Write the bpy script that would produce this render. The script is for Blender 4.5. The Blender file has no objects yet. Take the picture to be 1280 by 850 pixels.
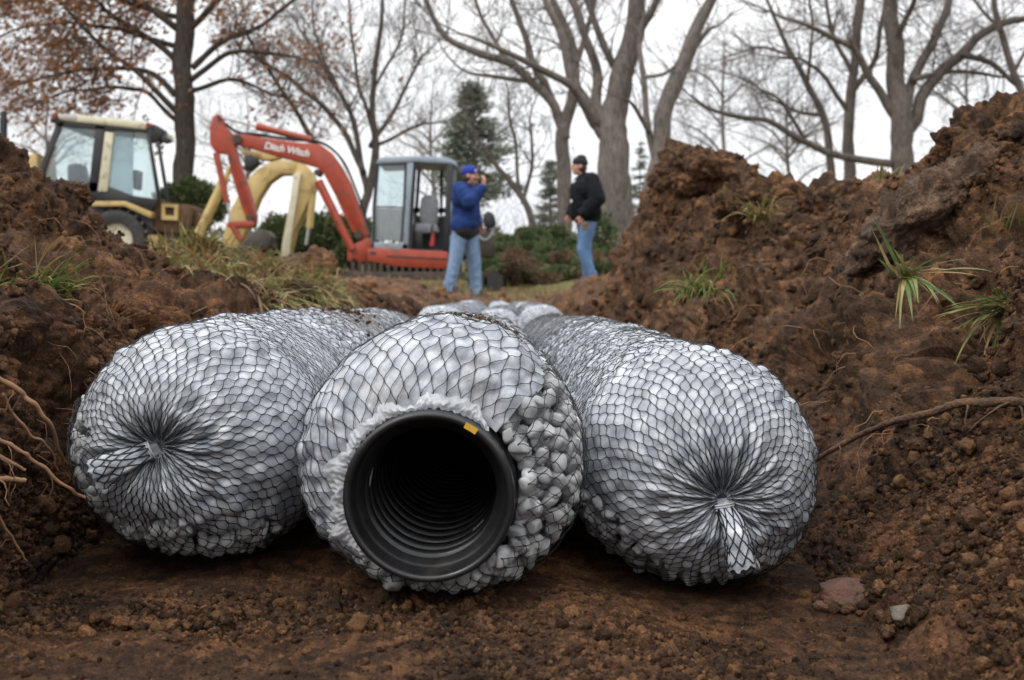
import bpy, bmesh, math, random
import numpy as np
from mathutils import Vector, Matrix, kdtree, noise as mnoise
R = math.radians
SC = bpy.context.scene
COL = SC.collection
rng = np.random.default_rng(7)
random.seed(7)

# ------------------------------------------------------------------ camera geometry
F = 1250.0
PITCH = math.atan(49.0 / F)
CAM = Vector((0, 0, 0.195))
cp, sp = math.cos(PITCH), math.sin(PITCH)

def P(px, py, d):
    """point seen at photo pixel (px,py) standing at distance d (world Y)"""
    a = (px - 640) / F
    b = (425 - py) / F
    dy = cp + b * sp
    dz = -sp + b * cp
    return Vector((a / dy * d, d, CAM.z + dz / dy * d))

def C1(x, y): return (x / 2.833, 120 + y / 2.833)
def C2(x, y): return (240 + x / 3.1475, 120 + y / 3.1475)

# ------------------------------------------------------------------ object helpers
def link(name, me, mat=None, parent=None):
    o = bpy.data.objects.new(name, me)
    COL.objects.link(o)
    if mat is not None and me is not None:
        me.materials.append(mat)
    if parent is not None:
        o.parent = parent
        o.matrix_parent_inverse = Matrix.Identity(4)
    return o

def tag(o, label=None, cat=None, group=None, kind=None):
    if label: o['label'] = label
    if cat: o['category'] = cat
    if group: o['group'] = group
    if kind: o['kind'] = kind
    return o

def empty(name, loc=(0, 0, 0), rz=0.0):
    o = bpy.data.objects.new(name, None)
    COL.objects.link(o)
    o.location = loc
    o.rotation_euler = (0, 0, rz)
    o.empty_display_size = 0.1
    return o

def mesh_np(name, verts, faces, mat=None, parent=None, smooth=True):
    """faces: (M,3) or (M,4) int array"""
    verts = np.ascontiguousarray(verts, dtype=np.float32)
    faces = np.ascontiguousarray(faces, dtype=np.int32)
    me = bpy.data.meshes.new(name)
    k = faces.shape[1]
    me.vertices.add(len(verts))
    me.vertices.foreach_set('co', verts.ravel())
    me.loops.add(faces.size)
    me.loops.foreach_set('vertex_index', faces.ravel())
    me.polygons.add(len(faces))
    me.polygons.foreach_set('loop_start', np.arange(len(faces), dtype=np.int32) * k)
    me.update(calc_edges=True)
    me.validate()
    if smooth: me.shade_smooth()
    return link(name, me, mat, parent)

def fattr(o, name, vals):
    a = o.data.attributes.new(name, 'FLOAT', 'POINT')
    a.data.foreach_set('value', np.ascontiguousarray(vals, dtype=np.float32))

class MB:
    """collects shapes into one mesh"""
    def __init__(self): self.v = []; self.f = []
    def add(self, vs, fs):
        b = len(self.v)
        self.v.extend([tuple(p) for p in vs])
        self.f.extend([tuple(i + b for i in q) for q in fs])
        return self
    def box(self, c, s, rot=None, bev=0.0):
        bm = bmesh.new()
        bmesh.ops.create_cube(bm, size=1)
        bmesh.ops.scale(bm, vec=Vector(s), verts=bm.verts)
        if bev > 0:
            bmesh.ops.bevel(bm, geom=list(bm.edges), offset=bev, segments=2, affect='EDGES', profile=0.5)
        M = Matrix.Translation(Vector(c)) @ (rot.to_4x4() if rot is not None else Matrix.Identity(4))
        bm.transform(M)
        return self.bm(bm)
    def bm(self, bm):
        bm.verts.ensure_lookup_table(); bm.verts.index_update()
        self.add([v.co.copy() for v in bm.verts], [[v.index for v in f.verts] for f in bm.faces])
        bm.free()
        return self
    def tube(self, pts, rad, n=8, cap=True):
        pts = [Vector(p) for p in pts]
        if not hasattr(rad, '__len__'): rad = [rad] * len(pts)
        m = len(pts)
        ref = None
        vs = []
        for i in range(m):
            t = (pts[min(i + 1, m - 1)] - pts[max(i - 1, 0)])
            if t.length < 1e-9: t = Vector((0, 0, 1))
            t.normalize()
            if ref is None:
                ref = Vector((0, 0, 1)) if abs(t.z) < .9 else Vector((1, 0, 0))
            a = ref - t * ref.dot(t)
            if a.length < 1e-6: a = t.orthogonal()
            a.normalize(); ref = a
            b = t.cross(a)
            for k in range(n):
                an = 2 * math.pi * k / n
                vs.append(pts[i] + (a * math.cos(an) + b * math.sin(an)) * rad[i])
        fs = []
        for i in range(m - 1):
            for k in range(n):
                k2 = (k + 1) % n
                fs.append((i * n + k, i * n + k2, (i + 1) * n + k2, (i + 1) * n + k))
        if cap:
            fs.append(tuple(reversed(range(n))))
            fs.append(tuple(range((m - 1) * n, m * n)))
        return self.add(vs, fs)
    def prism(self, poly, Y, th, bev=0.0):
        """photo outline standing at distance Y, extruded th metres away from the camera"""
        pts = [P(x, y, Y) for x, y in poly]
        bm = bmesh.new()
        a = [bm.verts.new(p) for p in pts]
        f = bm.faces.new(a)
        bmesh.ops.recalc_face_normals(bm, faces=[f])
        r = bmesh.ops.extrude_face_region(bm, geom=[f])
        bmesh.ops.translate(bm, vec=(0, th, 0), verts=[g for g in r['geom'] if isinstance(g, bmesh.types.BMVert)])
        bmesh.ops.recalc_face_normals(bm, faces=bm.faces)
        if bev > 0:
            bmesh.ops.bevel(bm, geom=list(bm.edges), offset=bev, segments=2, affect='EDGES', profile=0.5)
        return self.bm(bm)
    def ring(self, outer, inner, Y, th):
        """frame: outline with a hole, same vertex count"""
        n = len(outer)
        vs = []
        for dy in (0, th):
            for q in (outer, inner):
                for x, y in q:
                    p = P(x, y, Y); vs.append((p.x, p.y + dy, p.z))
        fs = []
        for i in range(n):
            j = (i + 1) % n
            fs += [(i, j, n + j, n + i), (2*n + i, 3*n + i, 3*n + j, 2*n + j),
                   (i, 2*n + i, 2*n + j, j), (n + i, n + j, 3*n + j, 3*n + i)]
        return self.add(vs, fs)
    def ball(self, c, s, sub=2, rot=None):
        bm = bmesh.new()
        bmesh.ops.create_icosphere(bm, subdivisions=sub, radius=1)
        s = (s, s, s) if not hasattr(s, '__len__') else s
        bmesh.ops.scale(bm, vec=Vector(s), verts=bm.verts)
        bm.transform(Matrix.Translation(Vector(c)) @ (rot.to_4x4() if rot is not None else Matrix.Identity(4)))
        return self.bm(bm)
    def capsule(self, p0, r0, p1, r1, n=12):
        p0 = Vector(p0); p1 = Vector(p1); d = (p1 - p0)
        L = d.length
        if L < 1e-6: return self.ball(p0, r0, 2)
        d.normalize()
        pts = []; rr = []
        for k in range(1, 6):
            a = k / 5 * math.pi / 2
            pts.append(p0 - d * r0 * math.cos(a)); rr.append(r0 * math.sin(a))
        for k in range(0, 5):
            a = k / 5 * math.pi / 2
            pts.append(p1 + d * r1 * math.sin(a)); rr.append(r1 * math.cos(a))
        return self.tube(pts, rr, n)
    def build(self, name, mat=None, parent=None, smooth=False, auto=None):
        me = bpy.data.meshes.new(name)
        me.from_pydata(self.v, [], self.f)
        me.update()
        if smooth: me.shade_smooth()
        o = link(name, me, mat, parent)
        if auto is not None:
            me.shade_smooth()
            me.set_sharp_from_angle(angle=R(auto))
        return o

# ------------------------------------------------------------------ numpy noise
_perm = np.arange(256); np.random.default_rng(3).shuffle(_perm); _perm = np.concatenate([_perm] * 3)
_g = np.random.default_rng(4).normal(size=(256, 3)); _g /= np.linalg.norm(_g, axis=1)[:, None]
_wp = np.random.default_rng(5).random((256, 3))

def _h(ix, iy, iz): return _perm[_perm[_perm[ix & 255] + (iy & 255)] + (iz & 255)]

def perlin(p):
    i = np.floor(p).astype(np.int64); f = p - i
    u = f * f * f * (f * (f * 6 - 15) + 10)
    out = 0
    for dx in (0, 1):
        wx = u[:, 0] if dx else 1 - u[:, 0]
        for dy in (0, 1):
            wy = u[:, 1] if dy else 1 - u[:, 1]
            for dz in (0, 1):
                wz = u[:, 2] if dz else 1 - u[:, 2]
                g = _g[_h(i[:, 0] + dx, i[:, 1] + dy, i[:, 2] + dz)]
                d = g[:, 0] * (f[:, 0] - dx) + g[:, 1] * (f[:, 1] - dy) + g[:, 2] * (f[:, 2] - dz)
                out = out + wx * wy * wz * d
    return out

def fbm(p, o=3, gain=.5):
    s = 0; a = 1
    for k in range(o):
        s = s + a * perlin(p * (2.03 ** k) + 17.3 * k); a *= gain
    return s

def worley(p):
    i = np.floor(p).astype(np.int64); f = p - i
    best = np.full(len(p), 9.0); ident = np.zeros(len(p))
    for dx in (-1, 0, 1):
        for dy in (-1, 0, 1):
            for dz in (-1, 0, 1):
                h = _h(i[:, 0] + dx, i[:, 1] + dy, i[:, 2] + dz)
                q = _wp[h]
                d = (f[:, 0] - dx - q[:, 0])**2 + (f[:, 1] - dy - q[:, 1])**2 + (f[:, 2] - dz - q[:, 2])**2
                m = d < best
                best = np.where(m, d, best); ident = np.where(m, h / 255.0, ident)
    return np.sqrt(best), ident

def smooth(a, b, x):
    t = np.clip((x - a) / (b - a), 0, 1); return t * t * (3 - 2 * t)

# ------------------------------------------------------------------ materials
class NT:
    def __init__(self, name):
        self.m = bpy.data.materials.new(name); self.m.use_nodes = True
        self.t = self.m.node_tree; self.n = self.t.nodes; self.l = self.t.links
        self.b = self.n['Principled BSDF']; self.out = self.n['Material Output']
        self.co = self.n.new('ShaderNodeTexCoord')
    def noise(self, scale, detail=4, rough=.55, vec=None, dist=0):
        x = self.n.new('ShaderNodeTexNoise')
        x.inputs['Scale'].default_value = scale; x.inputs['Detail'].default_value = detail
        x.inputs['Roughness'].default_value = rough; x.inputs['Distortion'].default_value = dist
        self.l.new(vec or self.co.outputs['Object'], x.inputs['Vector'])
        return x.outputs['Fac']
    def ramp(self, fac, stops):
        x = self.n.new('ShaderNodeValToRGB')
        e = x.color_ramp.elements
        while len(e) < len(stops): e.new(.5)
        for k, (p, c) in enumerate(stops):
            e[k].position = p; e[k].color = (c, c, c, 1) if not hasattr(c, '__len__') else (*c[:3], 1)
        self.l.new(fac, x.inputs['Fac'])
        return x.outputs['Color']
    def mix(self, fac, a, b, mode='MIX'):
        x = self.n.new('ShaderNodeMix'); x.data_type = 'RGBA'; x.blend_type = mode
        for s, v in ((x.inputs[0], fac), (x.inputs[6], a), (x.inputs[7], b)):
            if isinstance(v, bpy.types.NodeSocket): self.l.new(v, s)
            elif hasattr(v, '__len__'): s.default_value = (*v[:3], 1)
            else: s.default_value = v
        return x.outputs[2]
    def math(self, op, a, b=0.0):
        x = self.n.new('ShaderNodeMath'); x.operation = op
        for s, v in ((x.inputs[0], a), (x.inputs[1], b)):
            if isinstance(v, bpy.types.NodeSocket): self.l.new(v, s)
            else: s.default_value = v
        return x.outputs[0]
    def attr(self, name):
        x = self.n.new('ShaderNodeAttribute'); x.attribute_name = name; return x.outputs['Fac']
    def bump(self, h, strength=.5, dist=.01, prev=None):
        x = self.n.new('ShaderNodeBump')
        x.inputs['Strength'].default_value = strength; x.inputs['Distance'].default_value = dist
        self.l.new(h, x.inputs['Height'])
        if prev is not None: self.l.new(prev, x.inputs['Normal'])
        self.l.new(x.outputs['Normal'], self.b.inputs['Normal'])
        return x.outputs['Normal']
    def set(self, k, v):
        if isinstance(v, bpy.types.NodeSocket): self.l.new(v, self.b.inputs[k])
        elif hasattr(v, '__len__'): self.b.inputs[k].default_value = (*v[:3], 1)
        else: self.b.inputs[k].default_value = v

def pm(name, c1, c2=None, scale=8, rough=.6, bump=0.0, bscale=None, bdist=.01, metal=0, spec=.5, dirt=None, dirt_amt=.5, dscale=4):
    """general procedural material: two tones by noise, optional dirt patches, optional bump"""
    t = NT(name)
    c2 = c2 or tuple(x * .75 for x in c1)
    col = t.ramp(t.noise(scale), [(.35, c1), (.65, c2)])
    if dirt:
        k = t.ramp(t.noise(dscale, 6, .65), [(.62 - .25 * dirt_amt, 0), (.75 - .15 * dirt_amt, 1)])
        col = t.mix(k, col, dirt)
    t.set('Base Color', col)
    t.set('Roughness', t.ramp(t.noise(scale * 3), [(.3, max(.05, rough - .1)), (.7, min(1, rough + .12))]))
    t.set('Metallic', metal); t.set('Specular IOR Level', spec)
    if bump: t.bump(t.noise(bscale or scale * 6, 6), bump, bdist)
    return t.m

def soil_mat(name, greyness=0.0):
    t = NT(name)
    big = t.noise(2.2, 5, .6); mid = t.noise(11, 6, .65, dist=.4); fine = t.noise(75, 6, .7); vf = t.noise(420, 3, .7)
    a = t.ramp(mid, [(.30, (.024, .0135, .008)), (.44, (.060, .033, .0175)), (.56, (.112, .057, .029)), (.70, (.215, .106, .047))])
    b = t.ramp(big, [(.3, (.032, .019, .0115)), (.5, (.083, .0445, .024)), (.68, (.200, .0985, .044))])
    col = t.mix(.45, a, b)
    f = t.ramp(fine, [(.32, .38), (.5, .95), (.68, 1.65)])
    col = t.mix(1.0, col, f, 'MULTIPLY')
    v = t.ramp(vf, [(.3, .50), (.5, 1.0), (.70, 1.75)])
    col = t.mix(1.0, col, v, 'MULTIPLY')
    col = t.mix(t.ramp(t.noise(30, 5, .7), [(.62, 0), (.70, .55)]), col, (.24, .13, .066))
    cid = t.attr('crumb')
    col = t.mix(1.0, col, t.ramp(cid, [(.12, (.52, .50, .48)), (.5, (1, 1, 1)), (.85, (1.7, 1.62, 1.5))]), 'MULTIPLY')
    col = t.mix(t.ramp(cid, [(.78, 0), (1.0, .45)]), col, (.22, .115, .048))
    if greyness:
        col = t.mix(t.ramp(t.noise(9, 5), [(.35, greyness * .5), (.65, greyness)]), col, (.19, .132, .097))
        col = t.mix(.75, col, f, 'MULTIPLY'); col = t.mix(.8, col, v, 'MULTIPLY')
        col = t.mix(t.ramp(t.noise(22, 6, .75), [(.40, .75), (.50, 0)]), col, (.060, .036, .023))
    g = t.attr('grass')
    gc = t.ramp(t.noise(5, 8, .7), [(.32, (.075, .042, .022)), (.46, (.115, .088, .038)), (.56, (.070, .085, .026)), (.7, (.16, .13, .065))])
    gc = t.mix(1.0, gc, t.ramp(t.noise(60, 5, .7), [(.3, .55), (.6, 1.3)]), 'MULTIPLY')
    col = t.mix(g, col, gc)
    col = t.mix(1.0, col, (1.12, 1.11, 1.09), 'MULTIPLY')
    d = t.attr('falloff')
    hs = t.n.new('ShaderNodeMix'); hs.data_type = 'RGBA'; hs.blend_type = 'MULTIPLY'
    t.l.new(d, hs.inputs[0]); t.l.new(col, hs.inputs[6]); hs.inputs[7].default_value = (.80, .73, .70, 1)  # mask pulls the soil colour to a darker, redder tone
    t.set('Base Color', hs.outputs[2])
    t.set('Roughness', t.ramp(fine, [(.3, .7), (.7, .95)])); t.set('Specular IOR Level', .22)
    n1 = t.bump(t.noise(150, 6, .75), 1.0, .008)
    t.bump(vf, 1.0, .0035, n1)
    return t.m

M = {}
M['soil'] = soil_mat('soil')
M['soil_grey'] = soil_mat('soil_crust', .70)
M['root'] = pm('root_bark', (.135, .066, .030), (.06, .031, .016), 45, .85, 1.0, 260, .004, dirt=(.045, .025, .014), dirt_amt=.75, dscale=60)
M['rootlet'] = pm('fine_root', (.29, .155, .075), (.15, .078, .040), 40, .8)
M['rock_red'] = pm('red_stone', (.115, .046, .028), (.07, .034, .022), 40, .75, 1, 160, .004, dirt=(.06, .034, .02), dirt_amt=.8, dscale=30)
M['rock_grey'] = pm('grey_stone', (.14, .115, .085), (.08, .065, .048), 60, .75, 1, 200, .003, dirt=(.07, .042, .025), dirt_amt=.7, dscale=40)
M['white_bit'] = pm('white_scrap', (.75, .75, .75), (.6, .6, .6), 100, .5)

def leafy(name, cols, rough=.6, trans=.25):
    t = NT(name)
    i = t.n.new('ShaderNodeObjectInfo')
    g = t.n.new('ShaderNodeNewGeometry')
    col = t.ramp(g.outputs['Random Per Island'], [(k / (len(cols) - 1) * .9 + .05, c) for k, c in enumerate(cols)])
    col = t.mix(1, col, t.ramp(t.noise(40, 3), [(.3, .7), (.7, 1.25)]), 'MULTIPLY')
    t.set('Base Color', col); t.set('Roughness', rough); t.set('Specular IOR Level', .35)
    if trans:
        tr = t.n.new('ShaderNodeBsdfTranslucent'); t.l.new(col, tr.inputs['Color'])
        mx = t.n.new('ShaderNodeMixShader'); mx.inputs[0].default_value = trans
        t.l.new(t.b.outputs[0], mx.inputs[1]); t.l.new(tr.outputs[0], mx.inputs[2]); t.l.new(mx.outputs[0], t.out.inputs['Surface'])
    return t.m
M['blade'] = leafy('green_blade', [(.05, .10, .02), (.10, .15, .03), (.17, .19, .05), (.30, .24, .10), (.24, .15, .06)])
M['lily'] = leafy('strap_leaf', [(.06, .12, .03), (.12, .18, .05), (.24, .25, .07), (.11, .17, .07), (.40, .29, .12), (.30, .20, .09)], .45)
M['straw'] = leafy('dry_turf', [(.075, .11, .025), (.17, .17, .05), (.36, .27, .12), (.28, .19, .085), (.15, .09, .04)])
M['oakleaf'] = leafy('dry_oak_leaf', [(.20, .085, .038), (.31, .14, .062), (.38, .20, .105), (.24, .11, .055)], .7, .35)
M['needle'] = leafy('conifer_needle', [(.075, .092, .062), (.12, .14, .092), (.18, .19, .13), (.14, .155, .12)], .7, .15)  # tones brightened: distance haze is put into the needle colour
M['juniper'] = leafy('juniper_spray', [(.024, .048, .017), (.045, .082, .026), (.080, .125, .040), (.125, .155, .060), (.15, .11, .058)], .7, .15)

def bark(name, a, b, sc=3):
    t = NT(name)
    mp = t.n.new('ShaderNodeMapping'); mp.inputs['Scale'].default_value = (1, 1, .22)
    t.l.new(t.co.outputs['Object'], mp.inputs['Vector'])
    v = mp.outputs[0]
    n = t.noise(sc * 8, 6, .7, v, .5)
    col = t.ramp(n, [(.3, tuple(x * .45 for x in a)), (.5, a), (.72, b)])
    col = t.mix(1, col, t.ramp(t.noise(sc * .5, 3), [(.3, .75), (.7, 1.2)]), 'MULTIPLY')
    t.set('Base Color', col); t.set('Roughness', .9); t.set('Specular IOR Level', .2)
    t.bump(n, 1.0, .06)
    return t.m
M['bark_grey'] = bark('grey_bark', (.185, .158, .14), (.30, .265, .24))
M['bark_dark'] = bark('dark_bark', (.085, .068, .056), (.15, .125, .105))
M['bark_mid'] = bark('brown_bark', (.145, .122, .106), (.24, .205, .18))
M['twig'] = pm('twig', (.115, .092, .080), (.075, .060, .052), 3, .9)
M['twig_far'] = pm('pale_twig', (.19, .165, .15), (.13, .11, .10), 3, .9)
# ------------------------------------------------------------------ terrain
def seglin(x, xs, hs):
    """piecewise linear profile; xs increasing list of arrays, hs heights"""
    h = hs[0] + 0 * x
    for k in range(len(xs) - 1):
        dx = xs[k + 1] - xs[k]
        h = h + (hs[k + 1] - hs[k]) * np.clip((x - xs[k]) / dx, 0, 1)
    return h

RT = dict(Y=[.3, .7, 1.0, 1.3, 1.7, 2.2, 2.7, 3.0, 3.3, 3.6, 4.0, 4.5, 6],
          e0=[.21, .235, .245, .25, .25, .25, .25, .25, .25, .25, .25, .26, .30],
          e1=[.37, .385, .395, .40, .40, .40, .385, .365, .35, .34, .34, .38, .42],
          g=[.15, .155, .17, .185, .20, .22, .25, .27, .28, .26, .19, .16, .17],
          xr=[.60, .60, .62, .63, .635, .66, .62, .60, .54, .50, .47, .52, .60],
          zr=[.35, .40, .42, .42, .395, .44, .545, .665, .70, .63, .39, .22, .19])
LT = dict(Y=[.3, .7, 1.0, 1.3, 1.6, 1.9, 2.2, 2.6, 3.0, 3.5, 4.0, 4.6, 6],
          e0=[.30, .335, .345, .345, .345, .35, .35, .36, .37, .38, .38, .40, .42],
          e1=[.36, .385, .40, .41, .41, .42, .43, .45, .46, .46, .47, .5, .5],
          g=[.17, .18, .185, .19, .20, .20, .20, .205, .205, .20, .19, .18, .18],
          xr=[.66, .68, .70, .72, .72, .72, .74, .78, .80, .80, .80, .85, .9],
          zr=[.38, .41, .425, .425, .33, .235, .22, .335, .325, .285, .23, .20, .19])

def gauss(x, y, cx, cy, sx, sy, h): return h * np.exp(-((x - cx) / sx)**2 - ((y - cy) / sy)**2)

def ground_h(x, y):
    G = .19 + .05 * smooth(9, 13, y) + .33 * smooth(14.0, 18, y) + .25 * smooth(.3, 1.6, x) * smooth(12.5, 14.3, y) * (1 - smooth(15, 18, y))
    G = G + .75 * smooth(18, 30, y)
    B = gauss(x, y, -1.12, 8.2, .60, .8, .20) + gauss(x, y, -1.95, 9.2, .45, .7, .40) + gauss(x, y, -3.0, 10.0, .8, .9, .38)
    B = B + gauss(x, y, -.5, 9.6, .4, .6, .06) + gauss(x, y, .62, 7.6, .30, 1.0, .15) + gauss(x, y, 1.5, 9.0, .7, 1.2, .45)
    B = B - gauss(x, y, -.50, 1.35, .10, .50, .065)
    floor = -.016 * smooth(.02, .14, x) * (1 - smooth(4, 6, y)) + .012 * smooth(.62, .45, y) - .012 * smooth(1.5, 3, y)
    hr = seglin(x, [np.interp(y, RT['Y'], RT['e0']), np.interp(y, RT['Y'], RT['e0']) + .05,
                    np.interp(y, RT['Y'], RT['e1']), np.interp(y, RT['Y'], RT['xr']), np.interp(y, RT['Y'], RT['xr']) + np.interp(y, [2.2, 2.6, 3.6, 4.5], [.16, .04, .08, .16]),
                    np.interp(y, RT['Y'], RT['xr']) + np.interp(y, [2.2, 2.6, 3.6, 4.5], [1.1, .42, .45, 1.1])],
                [0, .045, np.interp(y, RT['Y'], RT['g']), np.interp(y, RT['Y'], RT['zr']), np.interp(y, RT['Y'], RT['zr']) * .97, G])
    hl = seglin(-x, [np.interp(y, LT['Y'], LT['e0']), np.interp(y, LT['Y'], LT['e0']) + .02,
                     np.interp(y, LT['Y'], LT['e1']), np.interp(y, LT['Y'], LT['xr']), np.interp(y, LT['Y'], LT['xr']) + .18,
                     np.interp(y, LT['Y'], LT['xr']) + 1.1],
                [0, .07, np.interp(y, LT['Y'], LT['g']), np.interp(y, LT['Y'], LT['zr']), np.interp(y, LT['Y'], LT['zr']) * .97, G])
    h = floor + hr + hl
    w = smooth(8.4, 9.6, y)
    h = h * (1 - w) + G * w + B * np.clip(smooth(.35, .6, np.abs(x)) + w, 0, 1)
    d = np.sqrt(x * x + y * y)
    return h + .35 * smooth(30, 120, d)

def make_terrain():
    # angle from +Y, clockwise; dense inside the view, coarse round the back
    half = R(32)
    th_d = np.linspace(-half, half, 1060)
    w_ = R(66)
    th_c = np.concatenate([np.linspace(half, w_, 190)[1:], np.linspace(w_, 2 * math.pi - w_, 70)[1:-1], np.linspace(2 * math.pi - w_, 2 * math.pi - half, 190)[:-1]])
    NR = 960
    rr = np.exp(np.linspace(math.log(.30), math.log(700), 3000))
    maps = []
    for t in th_d:
        x = rr * math.sin(t); y = rr * math.cos(t)
        z = ground_h(x, y)
        py = F * (z - CAM.z) / np.maximum(y, .05)
        w = np.abs(np.diff(py)) * 1.0 + np.abs(np.diff(np.log(rr))) * 150
        lo = np.log(rr[:-1])
        w *= np.where(rr[:-1] < .45, .12, 1) * np.where(rr[:-1] > 40, .25, 1)
        c = np.concatenate([[0], np.cumsum(w)]); c /= c[-1]
        maps.append(np.interp(np.linspace(0, 1, NR), c, np.log(rr)))
    maps = np.array(maps)
    k = 25; ker = np.hanning(k + 2)[1:-1]; ker /= ker.sum()
    pad = np.pad(maps, ((k // 2, k // 2), (0, 0)), mode='edge')
    sm = np.zeros_like(maps)
    for i in range(k): sm += ker[i] * pad[i:i + len(maps)]
    tail = np.array([sm[-1] * (1 - a) + sm[0] * a for a in (th_c - half) / (2 * math.pi - 2 * half)])
    rad = np.exp(np.vstack([sm, tail])); th = np.concatenate([th_d, th_c])
    X = rad * np.sin(th)[:, None]; Y = rad * np.cos(th)[:, None]
    nc = len(th)
    x = X.ravel(); y = Y.ravel(); z = ground_h(x, y)
    e = 1e-3 + .002 * np.sqrt(x * x + y * y)
    nx = -(ground_h(x + e, y) - ground_h(x - e, y)) / (2 * e); ny = -(ground_h(x, y + e) - ground_h(x, y - e)) / (2 * e)
    N = np.stack([nx, ny, np.ones_like(nx)], 1); N /= np.linalg.norm(N, axis=1)[:, None]
    p = np.stack([x, y, z], 1)
    slope = smooth(.02, .16, z + 0 * x)                       # banks rougher than the trodden floor
    near = 1 - smooth(4.5, 9, y); mid = (1 - smooth(11, 15, y))
    far = smooth(9, 16, np.sqrt(x * x + y * y))
    wob = np.stack([perlin(p * 14), perlin(p * 14 + 31), perlin(p * 14 + 77)], 1) * .02
    q = p + wob
    pz = q * np.array([1, 1, .8])
    d = .080 * (1 - .35 * smooth(-.3, -.4, x)) * fbm(p * 5.0, 3, .6) * slope * mid + .012 * perlin(p * 11) * (1 - slope)
    f1, i1 = worley(pz * 13); d = d + (.056 * slope + .004) * (.55 - f1) * (i1 > .30) * near
    f2, i2 = worley(pz * 34 + 5); a2 = .3 + .7 * smooth(-.15, .25, perlin(p * 6 + 9)); d = d + (.021 * slope + .0055) * (.55 - f2) * a2 * near
    f3, i3 = worley(q * 92 + 2); a3 = .25 + .75 * smooth(-.2, .2, perlin(p * 9 + 4)); d = d + (.0098 * slope + .0048) * (.55 - f3) * a3 * near
    f4, i4 = worley(q * 210 + 8); d = d + .0042 * (.55 - f4) * (1 - smooth(1.9, 3.0, y)) * (.5 + .5 * a3)
    d = d + .05 * fbm(p * 3, 3) * smooth(4, 7, y) * (1 - smooth(11.5, 14, y)) + .03 * fbm(p * 1.7, 3) * far
    # keep clear of the bags
    clear = smooth(.335, .36, -x) + smooth(.235, .27, x) + smooth(.63, .58, y)
    d = np.where(clear < 1, np.minimum(d, .004 + .02 * clear), d)
    p2 = p + N * d[:, None]
    ii = np.arange(nc * NR).reshape(nc, NR)
    nxt = np.roll(ii, -1, axis=0)
    quads = np.stack([ii[:, :-1], ii[:, 1:], nxt[:, 1:], nxt[:, :-1]], -1).reshape(-1, 4)
    # close the middle
    cvi = len(p2)
    p2 = np.vstack([p2, [[0, 0, .0]]])
    o = mesh_np('ground', p2, quads[:, ::-1], M['soil'])
    bm = bmesh.new(); bm.from_mesh(o.data); bm.verts.ensure_lookup_table()
    c = bm.verts[cvi]
    for k in range(nc):
        try: bm.faces.new((bm.verts[k * NR], bm.verts[((k + 1) % nc) * NR], c))
        except ValueError: pass
    bm.to_mesh(o.data); bm.free(); o.data.shade_smooth()
    sh_ = 5.5 * smooth(-.25, -.75, x)
    gr = smooth(9.0 + sh_, 11.2 + sh_, y + 2.6 * perlin(p * .9)) * (.45 + .55 * smooth(-.2, .15, fbm(p * .8 + 3, 3)))
    gr = np.maximum(gr, .6 * smooth(-.36, -.32, x / np.maximum(y, .1)) * (1 - smooth(-.2, -.16, x / np.maximum(y, .1))) * smooth(2.0, 2.3, y) * (1 - smooth(4, 5, y)) * smooth(-.1, .2, perlin(p * 8)) * smooth(.2, .25, z))
    gr = np.maximum(gr, smooth(22, 30, np.sqrt(x * x + y * y)))
    falloff = np.clip((1 - smooth(.03, .19, z)) * (1 - smooth(.3, .42, x)) * .8 + smooth(.30, .33, -x) * (1 - smooth(.21, .27, z)) * .9, 0, 1) * near  # mask for the darker tone: low in the trench and up the left wall
    fattr(o, 'grass', np.append(gr, 0)); fattr(o, 'falloff', np.append(falloff, 0)); fattr(o, 'crumb', np.append(.35 * i2 + .65 * i3, 0))
    tag(o, kind='structure')
    return o, p2[:-1], N, nc, NR, len(th_d)

GROUND, TP, TN, NCOL, NROW, NDENSE = make_terrain()

_kt = None
def on_ground(x, y):
    return float(ground_h(np.array([x], float), np.array([y], float))[0])

# lumps: a handful of rough pebbles used for crumbs, clods, stones and foam chunks
def rough_ball(sub, amp, freq, seed, squash=(1, 1, 1), cuts=0):
    bm = bmesh.new(); bmesh.ops.create_icosphere(bm, subdivisions=sub, radius=1)
    v = np.array([x.co for x in bm.verts]); f = np.array([[q.index for q in t.verts] for t in bm.faces]); bm.free()
    rs = np.random.default_rng(seed)
    n = v.copy()
    d = amp * fbm(v * freq + seed * 3.7, 4, .55)
    v = v * (1 + d)[:, None]
    for k in range(cuts):
        a = rs.normal(size=3); a /= np.linalg.norm(a)
        lim = rs.uniform(.55, .85); s = v @ a
        v = v - a * (np.maximum(s - lim, 0) * .85)[:, None]
    return v * np.array(squash), f

def rand_rots(n, rs):
    q = rs.normal(size=(n, 4)); q /= np.linalg.norm(q, axis=1)[:, None]
    w, x, y, z = q.T
    return np.stack([np.stack([1-2*(y*y+z*z), 2*(x*y-z*w), 2*(x*z+y*w)], 1), np.stack([2*(x*y+z*w), 1-2*(x*x+z*z), 2*(y*z-x*w)], 1),
                     np.stack([2*(x*z-y*w), 2*(y*z+x*w), 1-2*(x*x+y*y)], 1)], 1)

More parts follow.
